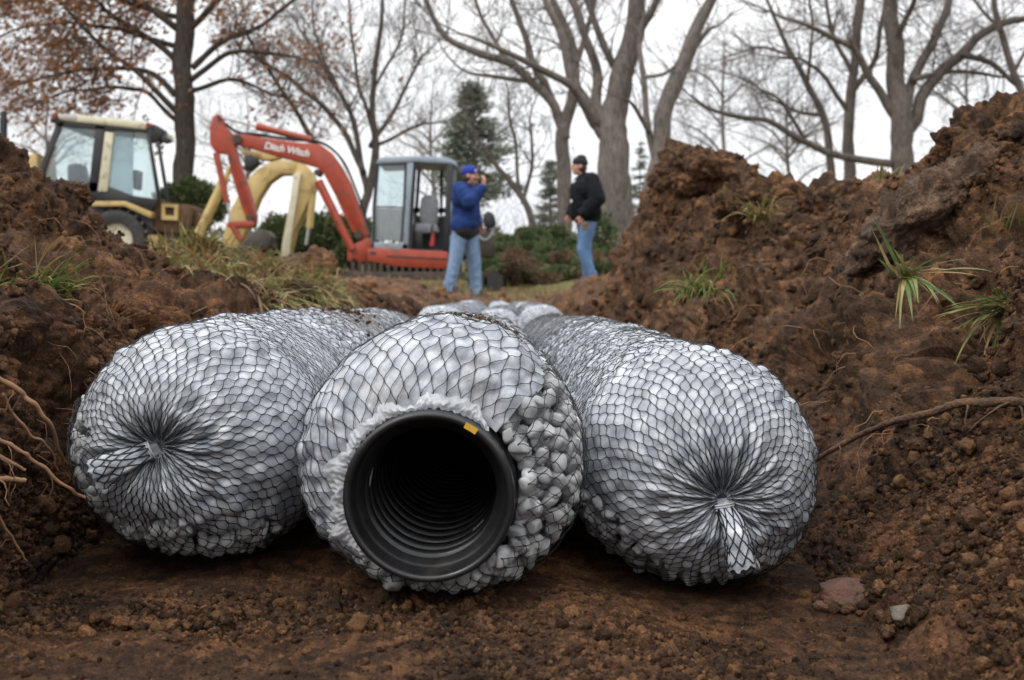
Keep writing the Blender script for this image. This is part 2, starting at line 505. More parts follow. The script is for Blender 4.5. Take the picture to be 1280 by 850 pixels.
def scatter(name, mat, variants, pos, size, rs, parent=None, flat=False):
    vs = []; fs = []; cr = []; b = 0
    rot = rand_rots(len(pos), rs); which = rs.integers(0, len(variants), len(pos))
    for k, (v, f) in enumerate(variants):
        idx = np.where(which == k)[0]
        if not len(idx): continue
        w = np.einsum('nij,vj->nvi', rot[idx], v) * size[idx][:, None, None] + pos[idx][:, None, :]
        vs.append(w.reshape(-1, 3))
        fs.append((f[None] + (np.arange(len(idx)) * len(v))[:, None, None] + b).reshape(-1, 3)); b += len(idx) * len(v)
        cr.append(np.repeat(rs.random(len(idx)), len(v)))
    o = mesh_np(name, np.vstack(vs), np.vstack(fs), mat, parent, smooth=flat is False)
    fattr(o, 'crumb', np.concatenate(cr))
    return o

rs = np.random.default_rng(21)
crv = [rough_ball(2, .75, 2.1, k, (1, .85, .75)) for k in range(8)]
dist = np.linalg.norm(TP, axis=1)
dense = (np.arange(len(TP)) // NROW) < NDENSE
ok = np.where(dense & (TP[:, 1] > .44) & (TP[:, 1] < 4.6) & ~((TP[:, 0] > -.33) & (TP[:, 0] < .23) & (TP[:, 1] > .66)))[0]
patch = smooth(-.25, .3, perlin(TP[ok] * 7 + 2))
ok = ok[rs.random(len(ok)) < .05 + .95 * patch**1.5]
pick = rs.choice(ok, 40000, replace=False)
dz = TP[pick][:, 1]
sz = np.exp(rs.normal(math.log(.0016), .60, len(pick))) * (dz / .8)**.75
flo = (TP[pick][:, 2] < .03)
sz = np.where(flo, np.minimum(sz, np.where(TP[pick][:, 0] < -.02, .0095, .0055)) * .95, np.minimum(sz, .016))
o = scatter('soil_crumbs', M['soil'], crv, TP[pick] + TN[pick] * (sz * .25)[:, None], sz, rs, flat=True)
tag(o, 'loose brown soil crumbs strewn over the trench floor and banks', 'soil crumbs', kind='stuff')
# loose lumps in the mid distance
ok2 = np.where(dense & (TP[:, 1] > 4.6) & (TP[:, 1] < 12.5))[0]
pick = rs.choice(ok2, 1300, replace=False)
sz = np.exp(rs.normal(math.log(.022), .5, len(pick)))
o = scatter('soil_lumps', M['soil'], crv, TP[pick], np.minimum(sz, .07), rs, flat=True)
tag(o, 'scattered lumps of dug earth on the far ground', 'soil lumps', kind='stuff')

def clod(name, label, c, size, rot, seed, mat='soil', sub=6, amp=.5, cat='soil clod', group=None):
    v, f = rough_ball(sub, 0, 1.3, seed, (1, 1, 1))
    n = v / np.linalg.norm(v, axis=1)[:, None]
    S = np.array(size); ms = min(size); p = v * S
    nn = n / S; nn /= np.linalg.norm(nn, axis=1)[:, None]
    p = p + nn * (amp * 1.5 * ms * fbm(p / ms * .9 + seed * 3.1, 4, .55))[:, None]; n = nn
    f1, i1 = worley(p * 30 + seed); f2, i2 = worley(p * 85 + seed); f3, i3 = worley(p * 200)
    p = p + n * (.018 * (.55 - f1) + .0100 * (.55 - f2) + .0048 * (.5 - f3))[:, None]
    o = mesh_np(name, p, f, M[mat])
    fattr(o, 'crumb', i2)
    o.location = c; o.rotation_euler = rot
    tag(o, label, cat, group)
    return o

GC = 'large clods on the spoil heaps'
clod('soil_clod', 'rough dark brown clod perched at the top right corner of the right heap', P(1262, 172, 1.42), (.098, .10, .045), (0, R(-4), .2), 3, group=GC)
clod('soil_clod', 'broad greyish crusted slab of earth below the topmost clod on right', P(1205, 268, 1.22), (.150, .10, .050), (R(-30), R(-19), .2), 8, 'soil_grey', amp=.34, group=GC)
clod('soil_clod', 'small dark clod jutting from the slope of the left heap', P(92, 246, 1.52), (.030, .035, .020), (0, R(10), .3), 5, sub=5, group=GC)
clod('soil_clod', 'tall blocky clod crowning the far peak of the right heap', P(872, 222, 2.95), (.11, .13, .09), (0, R(8), .2), 12, group=GC)
clod('soil_clod', 'orange brown lump sticking out at the right edge under the crusted slab', P(1262, 345, 1.05), (.055, .06, .035), (0, R(-15), .1), 15, sub=5, group=GC)
clod('soil_clod', 'dark root matted sod clod on the ridge right of the far peak', P(950, 250, 2.35), (.10, .10, .045), (0, R(-4), .2), 18, group=GC)
clod('soil_clod', 'brown clod on the crest between the sod and the crusted slab', P(1035, 258, 1.95), (.065, .07, .045), (0, R(5), .5), 22, sub=5, group=GC)
clod('soil_clod', 'dark brown mound of turned earth in front of the red excavator bucket', P(398, 332, 8.8), (.16, .2, .13), (0, 0, .5), 25, sub=5, group=GC)

def hit(px, py):
    """where the line of sight through a pixel meets the bare ground"""
    for d in np.arange(.3, 3, .002):
        q = P(px, py, d)
        if q.z < on_ground(q.x, q.y): break
    return q
def stone(name, label, c, size, rot, seed, mat):
    v, f = rough_ball(5, .25, 1.5, seed, (1, 1, 1), 9)
    o = mesh_np(name, v * np.array(size), f, M[mat]); o.location = c; o.rotation_euler = rot
    tag(o, label, 'stone'); return o
stone('stone', 'reddish brown flat stone half buried right of the tied bag', hit(1066, 748) + Vector((0, 0, .0025)), (.024, .021, .0115), (.1, .1, .4), 2, 'rock_red')
stone('stone', 'pale grey angular stone on the trench floor at lower right', hit(1133, 772) + Vector((0, 0, .0015)), (.0105, .010, .008), (.3, .2, .2), 6, 'rock_grey')
stone('stone', 'small brown stone left of the reddish flat stone', hit(1030, 762), (.010, .009, .006), (.1, .3, 1), 9, 'rock_red')
stone('stone', 'dull red stone in the bottom left corner of the floor', hit(8, 836), (.009, .012, .008), (.1, .3, 1), 11, 'rock_red')
stone('foam_scrap', 'tiny white scrap on the dark soil below the left bag', hit(52, 714) + Vector((0, 0, .004)), (.004, .002, .0015), (.1, .3, .2), 13, 'white_bit')['category'] = 'scrap'

pos = []
for (cx_, cy_, sx_, sy_, n_) in [(hit(1066, 748).x, hit(1066, 748).y, .025, .022, 160), (hit(1133, 772).x, hit(1133, 772).y, .0115, .0105, 80), (hit(210, 775).x, hit(210, 775).y, .035, .02, 130)]:
    for q in range(n_):
        an = rs.uniform(0, 6.283); k = rs.uniform(.75, 1.35); X_ = cx_ + math.cos(an) * sx_ * k; Y_ = cy_ + math.sin(an) * sy_ * k; pos.append((X_, Y_, on_ground(X_, Y_) + .002))
pos = np.array(pos); o = scatter('soil_crumbs', M['soil'], crv, pos, np.exp(rs.normal(math.log(.0021), .5, len(pos))), rs, flat=True)
tag(o, 'crumbly soil banked up around the stones on the trench floor', 'soil crumbs', kind='stuff')
# ------------------------------------------------------------------ roots
def wiggle(pts, n, amp, seed):
    pts = [Vector(p) for p in pts]; out = []
    for i in range(n):
        t = i / (n - 1) * (len(pts) - 1); k = min(int(t), len(pts) - 2); f = t - k
        p0 = pts[max(k - 1, 0)]; p1 = pts[k]; p2 = pts[k + 1]; p3 = pts[min(k + 2, len(pts) - 1)]
        q = .5 * ((2 * p1) + (p2 - p0) * f + (2*p0 - 5*p1 + 4*p2 - p3) * f*f + (3*p1 - p0 - 3*p2 + p3) * f**3)
        s = math.sin(math.pi * i / (n - 1)) * .5 + .5
        q = q + mnoise.noise_vector(Vector((i * 9.0 / n, seed * 7.1, 0))) * amp * s
        out.append(q)
    return out
def root(label, pts, r0, r1, seed, amp=.002, n=26, sub=None, name='root', mat='root'):
    w = wiggle(pts, n, amp, seed); mb = MB()
    rad = [r0 + (r1 - r0) * i / (n - 1) for i in range(n)]
    rad = [r * (1 + .26 * mnoise.noise(Vector((i * .7, seed, 3))) + .2 * mnoise.noise(Vector((i * .23, seed, 8)))) for i, r in enumerate(rad)]
    mb.tube(w, rad, 9)
    for k in range(5 if mat == 'root' else 2):
        i = random.randrange(3, n - 2); d = Vector((random.uniform(-1, 1), random.uniform(-.6, .2), random.uniform(-1, .3))).normalized()
        L = random.uniform(.015, .05) * (1 if mat == 'root' else .5); mb.tube(wiggle([w[i], w[i] + d * L * .5, w[i] + d * L + Vector((0, 0, -.008))], 6, .003, k + seed), [rad[i] * .3] * 3 + [rad[i] * .2] * 3, 5)
    o = mb.build(name, M[mat], smooth=True); tag(o, label, 'root', 'tree roots poking from the trench banks'); return o
root('thick brown root running up the right bank beside the tied bag', [P(1015, 580, .83), P(1060, 549, .80), P(1120, 527, .76), P(1190, 509, .73), P(1248, 503, .71), P(1320, 505, .70)], .0018, .0040, 1, .0035, 90)
root('orange root arching down from the left edge behind the left bag', [P(-12, 468, .655), P(25, 490, .66), P(60, 530, .67), P(82, 585, .70)], .0021, .0011, 2, .003, 40, mat='rootlet')
root('long thin root pointing at the lower left side of the left bag', [P(-12, 540, .64), P(30, 568, .645), P(75, 602, .655), P(106, 622, .665)], .0014, .0011, 3, .003, 40, mat='rootlet')
root('short stub root low at the left edge of the photograph', [P(-10, 600, .62), P(12, 599, .625), P(32, 601, .63)], .0021, .0015, 4, .001, 20, mat='rootlet')
root('thin root sloping between the arching and long roots on the left', [P(-10, 566, .635), P(14, 578, .635), P(32, 588, .64)], .0015, .0010, 5, .001, 20, mat='rootlet')
root('wispy root drooping to the floor at the left edge', [P(-5, 640, .61), P(15, 672, .62), P(34, 702, .63)], .0010, .0006, 6, .001, 20, mat='rootlet')
root('fine root running steeply inside the arch of the orange root', [P(2, 492, .66), P(30, 535, .67), P(62, 560, .68), P(72, 590, .69)], .0012, .0007, 7, .002, 30, mat='rootlet')

# hair roots on the banks: uncountable
mb = MB()
rs2 = np.random.default_rng(5)
cand = np.where(dense & (TP[:, 1] > .75) & (TP[:, 1] < 3.6) & (TP[:, 2] > .06) & (np.abs(TP[:, 0]) > .27))[0]
for i in rs2.choice(cand, 420, replace=False):
    p = Vector(TP[i]); n = Vector(TN[i]); L = rs2.uniform(.015, .075) * (.6 + .4 * p.y)
    side = Vector((rs2.normal() * .6, rs2.normal() * .6, -abs(rs2.normal()) - .2)); side = (side - n * side.dot(n)).normalized()
    up = n * L * rs2.uniform(.08, .4)
    pts = wiggle([p - n * .003, p + side * L * .35 + up, p + side * L * .7 + up * .9, p + side * L + n * .002], 8, L * .10, int(i) % 97)
    r = rs2.uniform(.00025, .00065) * (.6 + .4 * p.y)
    mb.tube(pts, [r, r, r, r * .9, r * .8, r * .7, r * .6, r * .4], 4)
o = mb.build('fine_roots', M['rootlet'], smooth=True)
tag(o, 'hair thin pale roots hanging from both banks', 'roots', kind='stuff')

# ------------------------------------------------------------------ grass
def blade(mb, p, d, L, w, droop, seg=6, tw=0.0, fold=.25):
    """leaf strip starting at p towards d, drooping under its weight"""
    p = Vector(p); d = Vector(d).normalized(); step = L / seg
    side = d.cross(Vector((0, 0, 1)))
    if side.length < .1: side = Vector((1, 0, 0))
    side.normalize()
    rows = []
    for k in range(seg + 1):
        t = k / seg
        wd = w * (1 - t**2.2) * (.55 + .45 * min(1, t * 4)) + 1e-5
        s = (Matrix.Rotation(tw * t, 3, d) @ side)
        up = s.cross(d).normalized()
        rows.append((p - s * wd * .5, p - up * wd * fold, p + s * wd * .5))
        d = (d + Vector((0, 0, -1)) * droop / seg * (0.4 + 1.2 * t)).normalized()
        p = p + d * step
    vs = [q for r in rows for q in r]; fs = []
    for k in range(seg):
        a = k * 3
        fs += [(a, a+1, a+4, a+3), (a+1, a+2, a+5, a+4)]
    mb.add(vs, fs)

def tuft(label, c, n, L, w, spread, lean, droop, mat, seed, name='grass_tuft', cat='grass tuft', base=.012):
    rnd = random.Random(seed); mb = MB()
    for k in range(n):
        a = rnd.uniform(0, 2 * math.pi); e = rnd.uniform(.15, 1) * spread
        d = Vector((math.cos(a) * e, math.sin(a) * e, 1)) + Vector(lean)
        b = Vector(c) + Vector((rnd.gauss(0, base), rnd.gauss(0, base), rnd.gauss(0, base * .3)))
        blade(mb, b, d, L * rnd.uniform(.45, 1.1), w * rnd.uniform(.6, 1.2), droop * rnd.uniform(.5, 1.6), tw=rnd.uniform(-1.5, 1.5))
    o = mb.build(name, M[mat], smooth=True); tag(o, label, cat, 'tufts growing out of the banks'); return o
mb = MB(); T = P(1128, 345, .93)
for px, py, L, w, dr in [(1080, 262, .085, .0042, .1), (1092, 300, .06, .004, .2), (1120, 430, .075, .0045, .9), (1136, 425, .07, .005, 1.1), (1142, 425, .06, .005, 1.0), (1110, 425, .065, .003, .9), (1190, 400, .07, .0055, .7), (1180, 345, .065, .004, .4), (1170, 375, .06, .005, .6), (1150, 320, .05, .003, .2), (1205, 352, .08, .004, .4), (1125, 300, .045, .003, .2), (1200, 330, .07, .003, .3), (1100, 330, .05, .003, .6), (1155, 400, .065, .004, .9)]:
    for rep in range(2):
      e = P(px + rep * random.gauss(0, 14), py + rep * random.gauss(0, 12), .86); L *= (1.25, .85)[rep]; w *= .95; dr *= 1.5; blade(mb, T + Vector((random.gauss(0, .004), random.gauss(0, .004), 0)), (e - T) + Vector((0, -.01, .25 * dr * .1)), L, w, dr * .5, 8, random.uniform(-.8, .8))
o = mb.build('strap_leaf_plant', M['lily'], smooth=True); tag(o, 'plant with long green strap leaves fanning out of the right bank', 'plant', 'tufts growing out of the banks')
mb = MB(); T = P(1255, 385, .86)
for px, py, L, w, dr in [(1150, 395, .085, .004, .1), (1170, 372, .08, .004, .1), (1185, 400, .07, .004, .2), (1195, 430, .07, .004, .5), (1215, 425, .05, .003, .6), (1205, 375, .06, .003, .1), (1235, 350, .04, .002, .1), (1200, 350, .06, .003, .1), (1180, 385, .07, .003, .2), (1230, 430, .05, .003, .6), (1160, 382, .08, .003, .1), (1210, 395, .06, .0035, .3), (1190, 360, .06, .003, .1)]:
    for rep in range(3):
      e = P(px + rep * random.gauss(0, 12), py + rep * random.gauss(0, 10), .81); L *= (1.15, .9, .9)[rep]; w *= (1, .85, .8)[rep]; dr *= 1.6; blade(mb, T + Vector((random.gauss(0, .004), random.gauss(0, .004), random.gauss(0, .004))), (e - T), L, w, dr, 8, random.uniform(-.8, .8))
o = mb.build('strap_leaf_plant', M['blade'], smooth=True); tag(o, 'yellowing grass clump lying sideways at the right edge of the bank', 'plant', 'tufts growing out of the banks')
tuft('yellow green tuft hanging from the right bank above the tied bag', P(872, 368, 1.60), 80, .10, .0034, .9, (-.1, -.5, -.6), 1.3, 'blade', 3)
tuft('small green sprig halfway up the right bank', P(905, 350, 1.55), 16, .06, .0022, .8, (0, -.4, -.1), 1.0, 'blade', 4)
tuft('thin tuft on the crest beside the crusted slab', P(1110, 228, 1.62), 22, .05, .0022, .9, (0, -.3, .1), .8, 'straw', 5)
tuft('straw tuft under the dark sod clod on the ridge', P(950, 276, 2.15), 70, .10, .0036, .8, (-.1, -.5, -.4), 1.2, 'straw', 6)
tuft('pale green tuft lying on the edge of the left bank', P(40, 374, .92), 80, .085, .0032, .9, (.7, -.6, -.25), .9, 'blade', 7)
tuft('second green tuft at the left edge of the photograph', P(8, 390, .88), 40, .07, .0028, .9, (.7, -.5, -.2), .9, 'blade', 8)
tuft('tiny green blades sticking from the right bank near the edge', P(1258, 285, 1.0), 9, .035, .002, .8, (-.2, -.4, .2), .5, 'blade', 9)
tuft('grey straw tuft on top of the turf mound left of the excavator', P(255, 312, 2.55), 80, .075, .005, .9, (.1, -.3, .2), 1.2, 'straw', 10)
# turf covering the grassy mound on the left: uncountable
mb = MB(); rnd = random.Random(31)
pxs = 640 + F * TP[:, 0] / np.maximum(TP[:, 1], .1); pys = 376 - F * (TP[:, 2] - CAM.z) / np.maximum(TP[:, 1], .1)
w = smooth(180, 225, pxs) * (1 - smooth(395, 440, pxs)) * (TP[:, 1] > 1.6) * (TP[:, 1] < 4.4) * dense * (.12 + smooth(-.2, .2, perlin(TP * 6))) * smooth(.15, .22, TP[:, 2])
w[TP[:, 2] < .17] = 0
idx = np.random.default_rng(9).choice(len(TP), 9000, replace=False, p=w / w.sum())
for i in idx:
    p = Vector(TP[i]); n = Vector(TN[i])
    d = n * .35 + Vector((rnd.gauss(.2, .6), rnd.gauss(-.45, .4), rnd.gauss(-.15, .3)))
    blade(mb, p, d, rnd.uniform(.035, .115), rnd.uniform(.003, .0062), rnd.uniform(.5, 1.8), 5, rnd.uniform(-1, 1))
o = mb.build('turf_grass', M['straw'], smooth=True); tag(o, 'matted straw and green turf on the mound left of the bags', 'grass', kind='stuff')
mb = MB(); rnd = random.Random(32)
w = (smooth(8.8, 11, TP[:, 1]) * (1 - smooth(17, 24, TP[:, 1])) * dense) * smooth(-.15, .25, perlin(TP * .7 + 3))
idx = np.random.default_rng(10).choice(len(TP), 6500, replace=True, p=w / w.sum())
for i in idx:
    p = Vector(TP[i]) + Vector((rnd.gauss(0, .05), rnd.gauss(0, .05), -.01))
    blade(mb, p, (rnd.gauss(0, .5), rnd.gauss(0, .5), 1), rnd.uniform(.05, .16), rnd.uniform(.008, .016), rnd.uniform(.3, 1.5), 3, 0)
o = mb.build('lawn_grass', M['straw'], smooth=True); tag(o, 'rough green and tan grass around the two men and machines', 'grass', kind='stuff')
# ------------------------------------------------------------------ net bags of foam aggregate
def fabric_mat():
    t = NT('white_filter_fabric')
    n1 = t.noise(70, 5, .6); n2 = t.noise(26, 4, .6); fib = t.noise(900, 2, .5)
    col = t.ramp(n1, [(.28, (.36, .38, .42)), (.5, (.56, .585, .625)), (.7, (.73, .75, .785))])
    col = t.mix(1, col, t.ramp(n2, [(.3, .80), (.6, 1.0)]), 'MULTIPLY')
    col = t.mix(1, col, t.ramp(fib, [(.3, .9), (.7, 1.04)]), 'MULTIPLY')
    vo = t.n.new('ShaderNodeTexVoronoi'); vo.inputs['Scale'].default_value = 82; vo.inputs['Randomness'].default_value = .9
    wv = t.n.new('ShaderNodeVectorMath'); wv.operation = 'ADD'; wn = t.n.new('ShaderNodeTexNoise'); wn.inputs['Scale'].default_value = 60
    wm = t.n.new('ShaderNodeVectorMath'); wm.operation = 'SCALE'; wm.inputs['Scale'].default_value = .009
    t.l.new(t.co.outputs['Object'], wn.inputs['Vector']); t.l.new(wn.outputs['Color'], wm.inputs[0]); t.l.new(t.co.outputs['Object'], wv.inputs[0]); t.l.new(wm.outputs[0], wv.inputs[1]); t.l.new(wv.outputs[0], vo.inputs['Vector'])
    show = t.ramp(vo.outputs['Distance'], [(.25, (1, 1, 1)), (.70, (.44, .46, .50))])
    col = t.mix(t.ramp(t.noise(17, 3), [(.35, .25), (.6, 1.0)]), col, t.mix(1, col, show, 'MULTIPLY'))
    soil = t.attr('dirt')
    col = t.mix(t.math('MULTIPLY', soil, t.ramp(t.noise(120, 5, .7), [(.38, 0), (.62, 1)])), col, (.20, .13, .08))
    t.set('Base Color', col); t.set('Roughness', .55); t.set('Specular IOR Level', .32)
    t.bump(t.noise(190, 4, .6), .45, .0016)
    tr = t.n.new('ShaderNodeBsdfTranslucent'); tr.inputs['Color'].default_value = (.8, .82, .86, 1)
    mx = t.n.new('ShaderNodeMixShader'); mx.inputs[0].default_value = .05
    t.l.new(t.b.outputs[0], mx.inputs[1]); t.l.new(tr.outputs[0], mx.inputs[2]); t.l.new(mx.outputs[0], t.out.inputs['Surface'])
    return t.m
M['fabric'] = fabric_mat()
t = NT('foam_chunk')
rnd_ = t.n.new('ShaderNodeObjectInfo').outputs['Random']; isl = t.n.new('ShaderNodeNewGeometry').outputs['Random Per Island']
col = t.ramp(t.noise(130, 4, .6), [(.3, (.34, .345, .35)), (.5, (.55, .56, .57)), (.7, (.72, .73, .745))])
col = t.mix(1, col, t.ramp(t.math('FRACT', t.math('ADD', rnd_, isl)), [(0, .62), (1, 1.12)]), 'MULTIPLY')
t.set('Base Color', col); t.set('Roughness', .42); t.set('Specular IOR Level', .45); t.bump(t.noise(330, 4), .5, .001)
M['foam'] = t.m
t = NT('thin_white_film')
t.set('Base Color', t.ramp(t.noise(60, 4), [(.3, (.62, .64, .67)), (.7, (.80, .81, .83))])); t.set('Roughness', .4); t.bump(t.noise(240, 4), .6, .001)
tr = t.n.new('ShaderNodeBsdfTranslucent'); tr.inputs['Color'].default_value = (.8, .82, .85, 1); tp = t.n.new('ShaderNodeBsdfTransparent')
m1 = t.n.new('ShaderNodeMixShader'); m1.inputs[0].default_value = .35; t.l.new(t.b.outputs[0], m1.inputs[1]); t.l.new(tr.outputs[0], m1.inputs[2])
m2 = t.n.new('ShaderNodeMixShader'); m2.inputs[0].default_value = .30; t.l.new(m1.outputs[0], m2.inputs[1]); t.l.new(tp.outputs[0], m2.inputs[2]); t.l.new(m2.outputs[0], t.out.inputs['Surface'])
M['film'] = t.m
M['net'] = pm('black_netting', (.010, .010, .011), (.016, .016, .017), 50, .38, spec=.5)
M['pipe'] = pm('black_corrugated_plastic', (.012, .012, .013), (.018, .018, .019), 30, .36, .15, 200, .0006, spec=.5, dirt=(.035, .028, .022), dirt_amt=.2, dscale=30)
M['yellow_paint'] = pm('yellow_paint', (.72, .43, .04), (.6, .34, .03), 80, .5)
M['slotwhite'] = pm('foam_seen_through_slot', (.55, .55, .55), (.4, .4, .4), 120, .5)

PIPE = Vector((-.0515, .612, .0735))
class Bag:
    def __init__(s, axis, y0, y1, Rm, knot=None, pipe=None, capd=.085, far_taper=.32, rend=.06):
        """axis: list of (Y, X, Z, radius factor); knot: (dx,dz) of the tied end from the axis; pipe: (dx,dz,r)"""
        A = np.array(axis)
        n1, n2, n3 = 500, 2400, 200
        tt = np.linspace(0, 1, n1)
        ys = []; rr = []; ox = []; oz = []
        if pipe is None:
            a = tt * math.pi / 2
            r = Rm * np.sin(a)**.88
            y = y0 + capd * (1 - np.cos(a)**1.15)
            y = y + .020 * np.exp(-(r / .020)**2)
            r = np.maximum(r, .0042)
            o = (1 - np.sin(a)**1.0)**1.0
            ox.append(knot[0] * o); oz.append(knot[1] * o)
        else:
            a = tt * math.pi / 2
            r = pipe[2] + (Rm - pipe[2]) * np.sin(a)
            y = y0 + .055 * (1 - np.cos(a))
            o = 1 - np.sin(a)
            ox.append(pipe[0] * o); oz.append(pipe[1] * o)
        ys.append(y); rr.append(r); ym = y[-1]
        yb = np.linspace(ym, y1, n2)[1:]
        k = smooth(0, far_taper, y1 - yb); rb = Rm * (rend / Rm + (1 - rend / Rm) * k)
        ys.append(yb); rr.append(rb); ox.append(0 * yb); oz.append(0 * yb)
        a = np.linspace(0, 1, n3)[1:] * math.pi / 2
        ye = y1 + .06 * np.sin(a); re = np.maximum(rend * np.cos(a), .004)
        ys.append(ye); rr.append(re); ox.append(0 * ye); oz.append(0 * ye)
        y = np.concatenate(ys); r = np.concatenate(rr); ox = np.concatenate(ox); oz = np.concatenate(oz)
        f = np.interp(y, A[:, 0], A[:, 3]); r = r * np.where(y > ym, f, 1)
        x = np.interp(y, A[:, 0], A[:, 1]) + ox; z = np.interp(y, A[:, 0], A[:, 2]) + oz
        ds = np.sqrt(np.diff(y)**2 + np.diff(r)**2 + .6 * np.diff(ox)**2 + .6 * np.diff(oz)**2)
        s.s = np.concatenate([[0], np.cumsum(ds)]); s.y, s.r, s.x, s.z = y, r, x, z
        s.L = s.s[-1]; s.Rm = Rm; s.knot = knot; s.pipe = pipe
        s.floor = None
    def at(s, S): return [np.interp(S, s.s, q) for q in (s.x, s.y, s.z, s.r)]
    def base(s, U, S):
        x, y, z, r = s.at(S)
        wob = 1 + .022 * np.sin(2 * U + 3 * y) + .018 * np.sin(3 * U - 5 * y + 1) * np.clip(r / s.Rm, 0, 1)
        r = r * np.where(r > .03, wob, 1)
        p = np.stack([x + r * np.cos(U), y, z + r * np.sin(U) * .985], -1)
        if s.floor is not None:
            lim = s.floor + .0015
            p[..., 2] = np.where(p[..., 2] < lim + .012, lim + .012 * np.exp((p[..., 2] - lim - .012) / .012), p[..., 2])
        return p
    def normal(s, U, S):
        e = .0015
        du = s.base(U + .01, S) - s.base(U - .01, S); dv = s.base(U, np.minimum(S + e, s.L)) - s.base(U, np.maximum(S - e, 0))
        n = np.cross(du, dv); n /= np.maximum(np.linalg.norm(n, axis=-1), 1e-12)[..., None]
        return -n
    def skin(s, U, S, p, amp, near=True):
        """how far fabric (and the net on it) stands off the smooth outline"""
        r_ = s.at(S)[3]
        if s.pipe is None:
            falloff = smooth(.004, .032, r_)
            pleat = (.0016 * np.sin(U * 17 + 3.5 * perlin(p * 30)) + .0009 * np.sin(U * 37 + 1 + 2 * perlin(p * 50))) * np.exp(-((S - .020) / .030)**2)
        else:
            falloff = smooth(0, .02, S); pleat = 0
        taut = .45 + 1.1 * smooth(-.25, .3, perlin(p * 11))
        y = s.at(S)[1]; h = np.full(len(p), .45)
        m = y < 1.75
        if m.any(): h[m] = s.lump(p[m])
        return amp * (h - .4) * falloff * taut + (perlin(p * 28) * .0022 + perlin(p * 62) * .0011) * falloff + pleat, h
    def make_seeds(s, cell, smax, rs):
        U = []; S = []
        for S0 in np.arange(.006, min(smax, s.L), cell * .92):
            r = float(np.interp(S0, s.s, s.r)); n = max(1, int(2 * math.pi * r / cell))
            u = (np.arange(n) + rs.random()) / n * 2 * math.pi + rs.normal(0, .22, n) * cell / r
            U.append(u); S.append(S0 + rs.normal(0, cell * .2, n))
        s.sU = np.concatenate(U); s.sS = np.clip(np.concatenate(S), .002, s.L); s.sP = s.base(s.sU, s.sS)
        kt = kdtree.KDTree(len(s.sP))
        for i, p in enumerate(s.sP): kt.insert(p, i)
        kt.balance(); s.kt = kt; s.cell = cell; s.smax = smax
        s.sH = rs.uniform(.55, 1.15, len(s.sP))
    def lump(s, p):
        """height of the packed chunks under the skin, 0..1, and how deep in a crease"""
        h = np.empty(len(p))
        c = s.cell; H = s.sH; fn = s.kt.find_n
        for i, q in enumerate(p.tolist()):
            a = fn(q, 3)
            d1 = a[0][2]; d2 = a[1][2]; d3 = a[2][2]
            dome1 = H[a[0][1]] * (1 - (d1 / c)**2 * .9); dome2 = H[a[1][1]] * (1 - (d2 / c)**2 * .9)
            g = (d2 - d1) / c
            w = .5 - .5 * min(1, g / .35)
            h[i] = dome1 * (1 - w) + dome2 * w
        return h

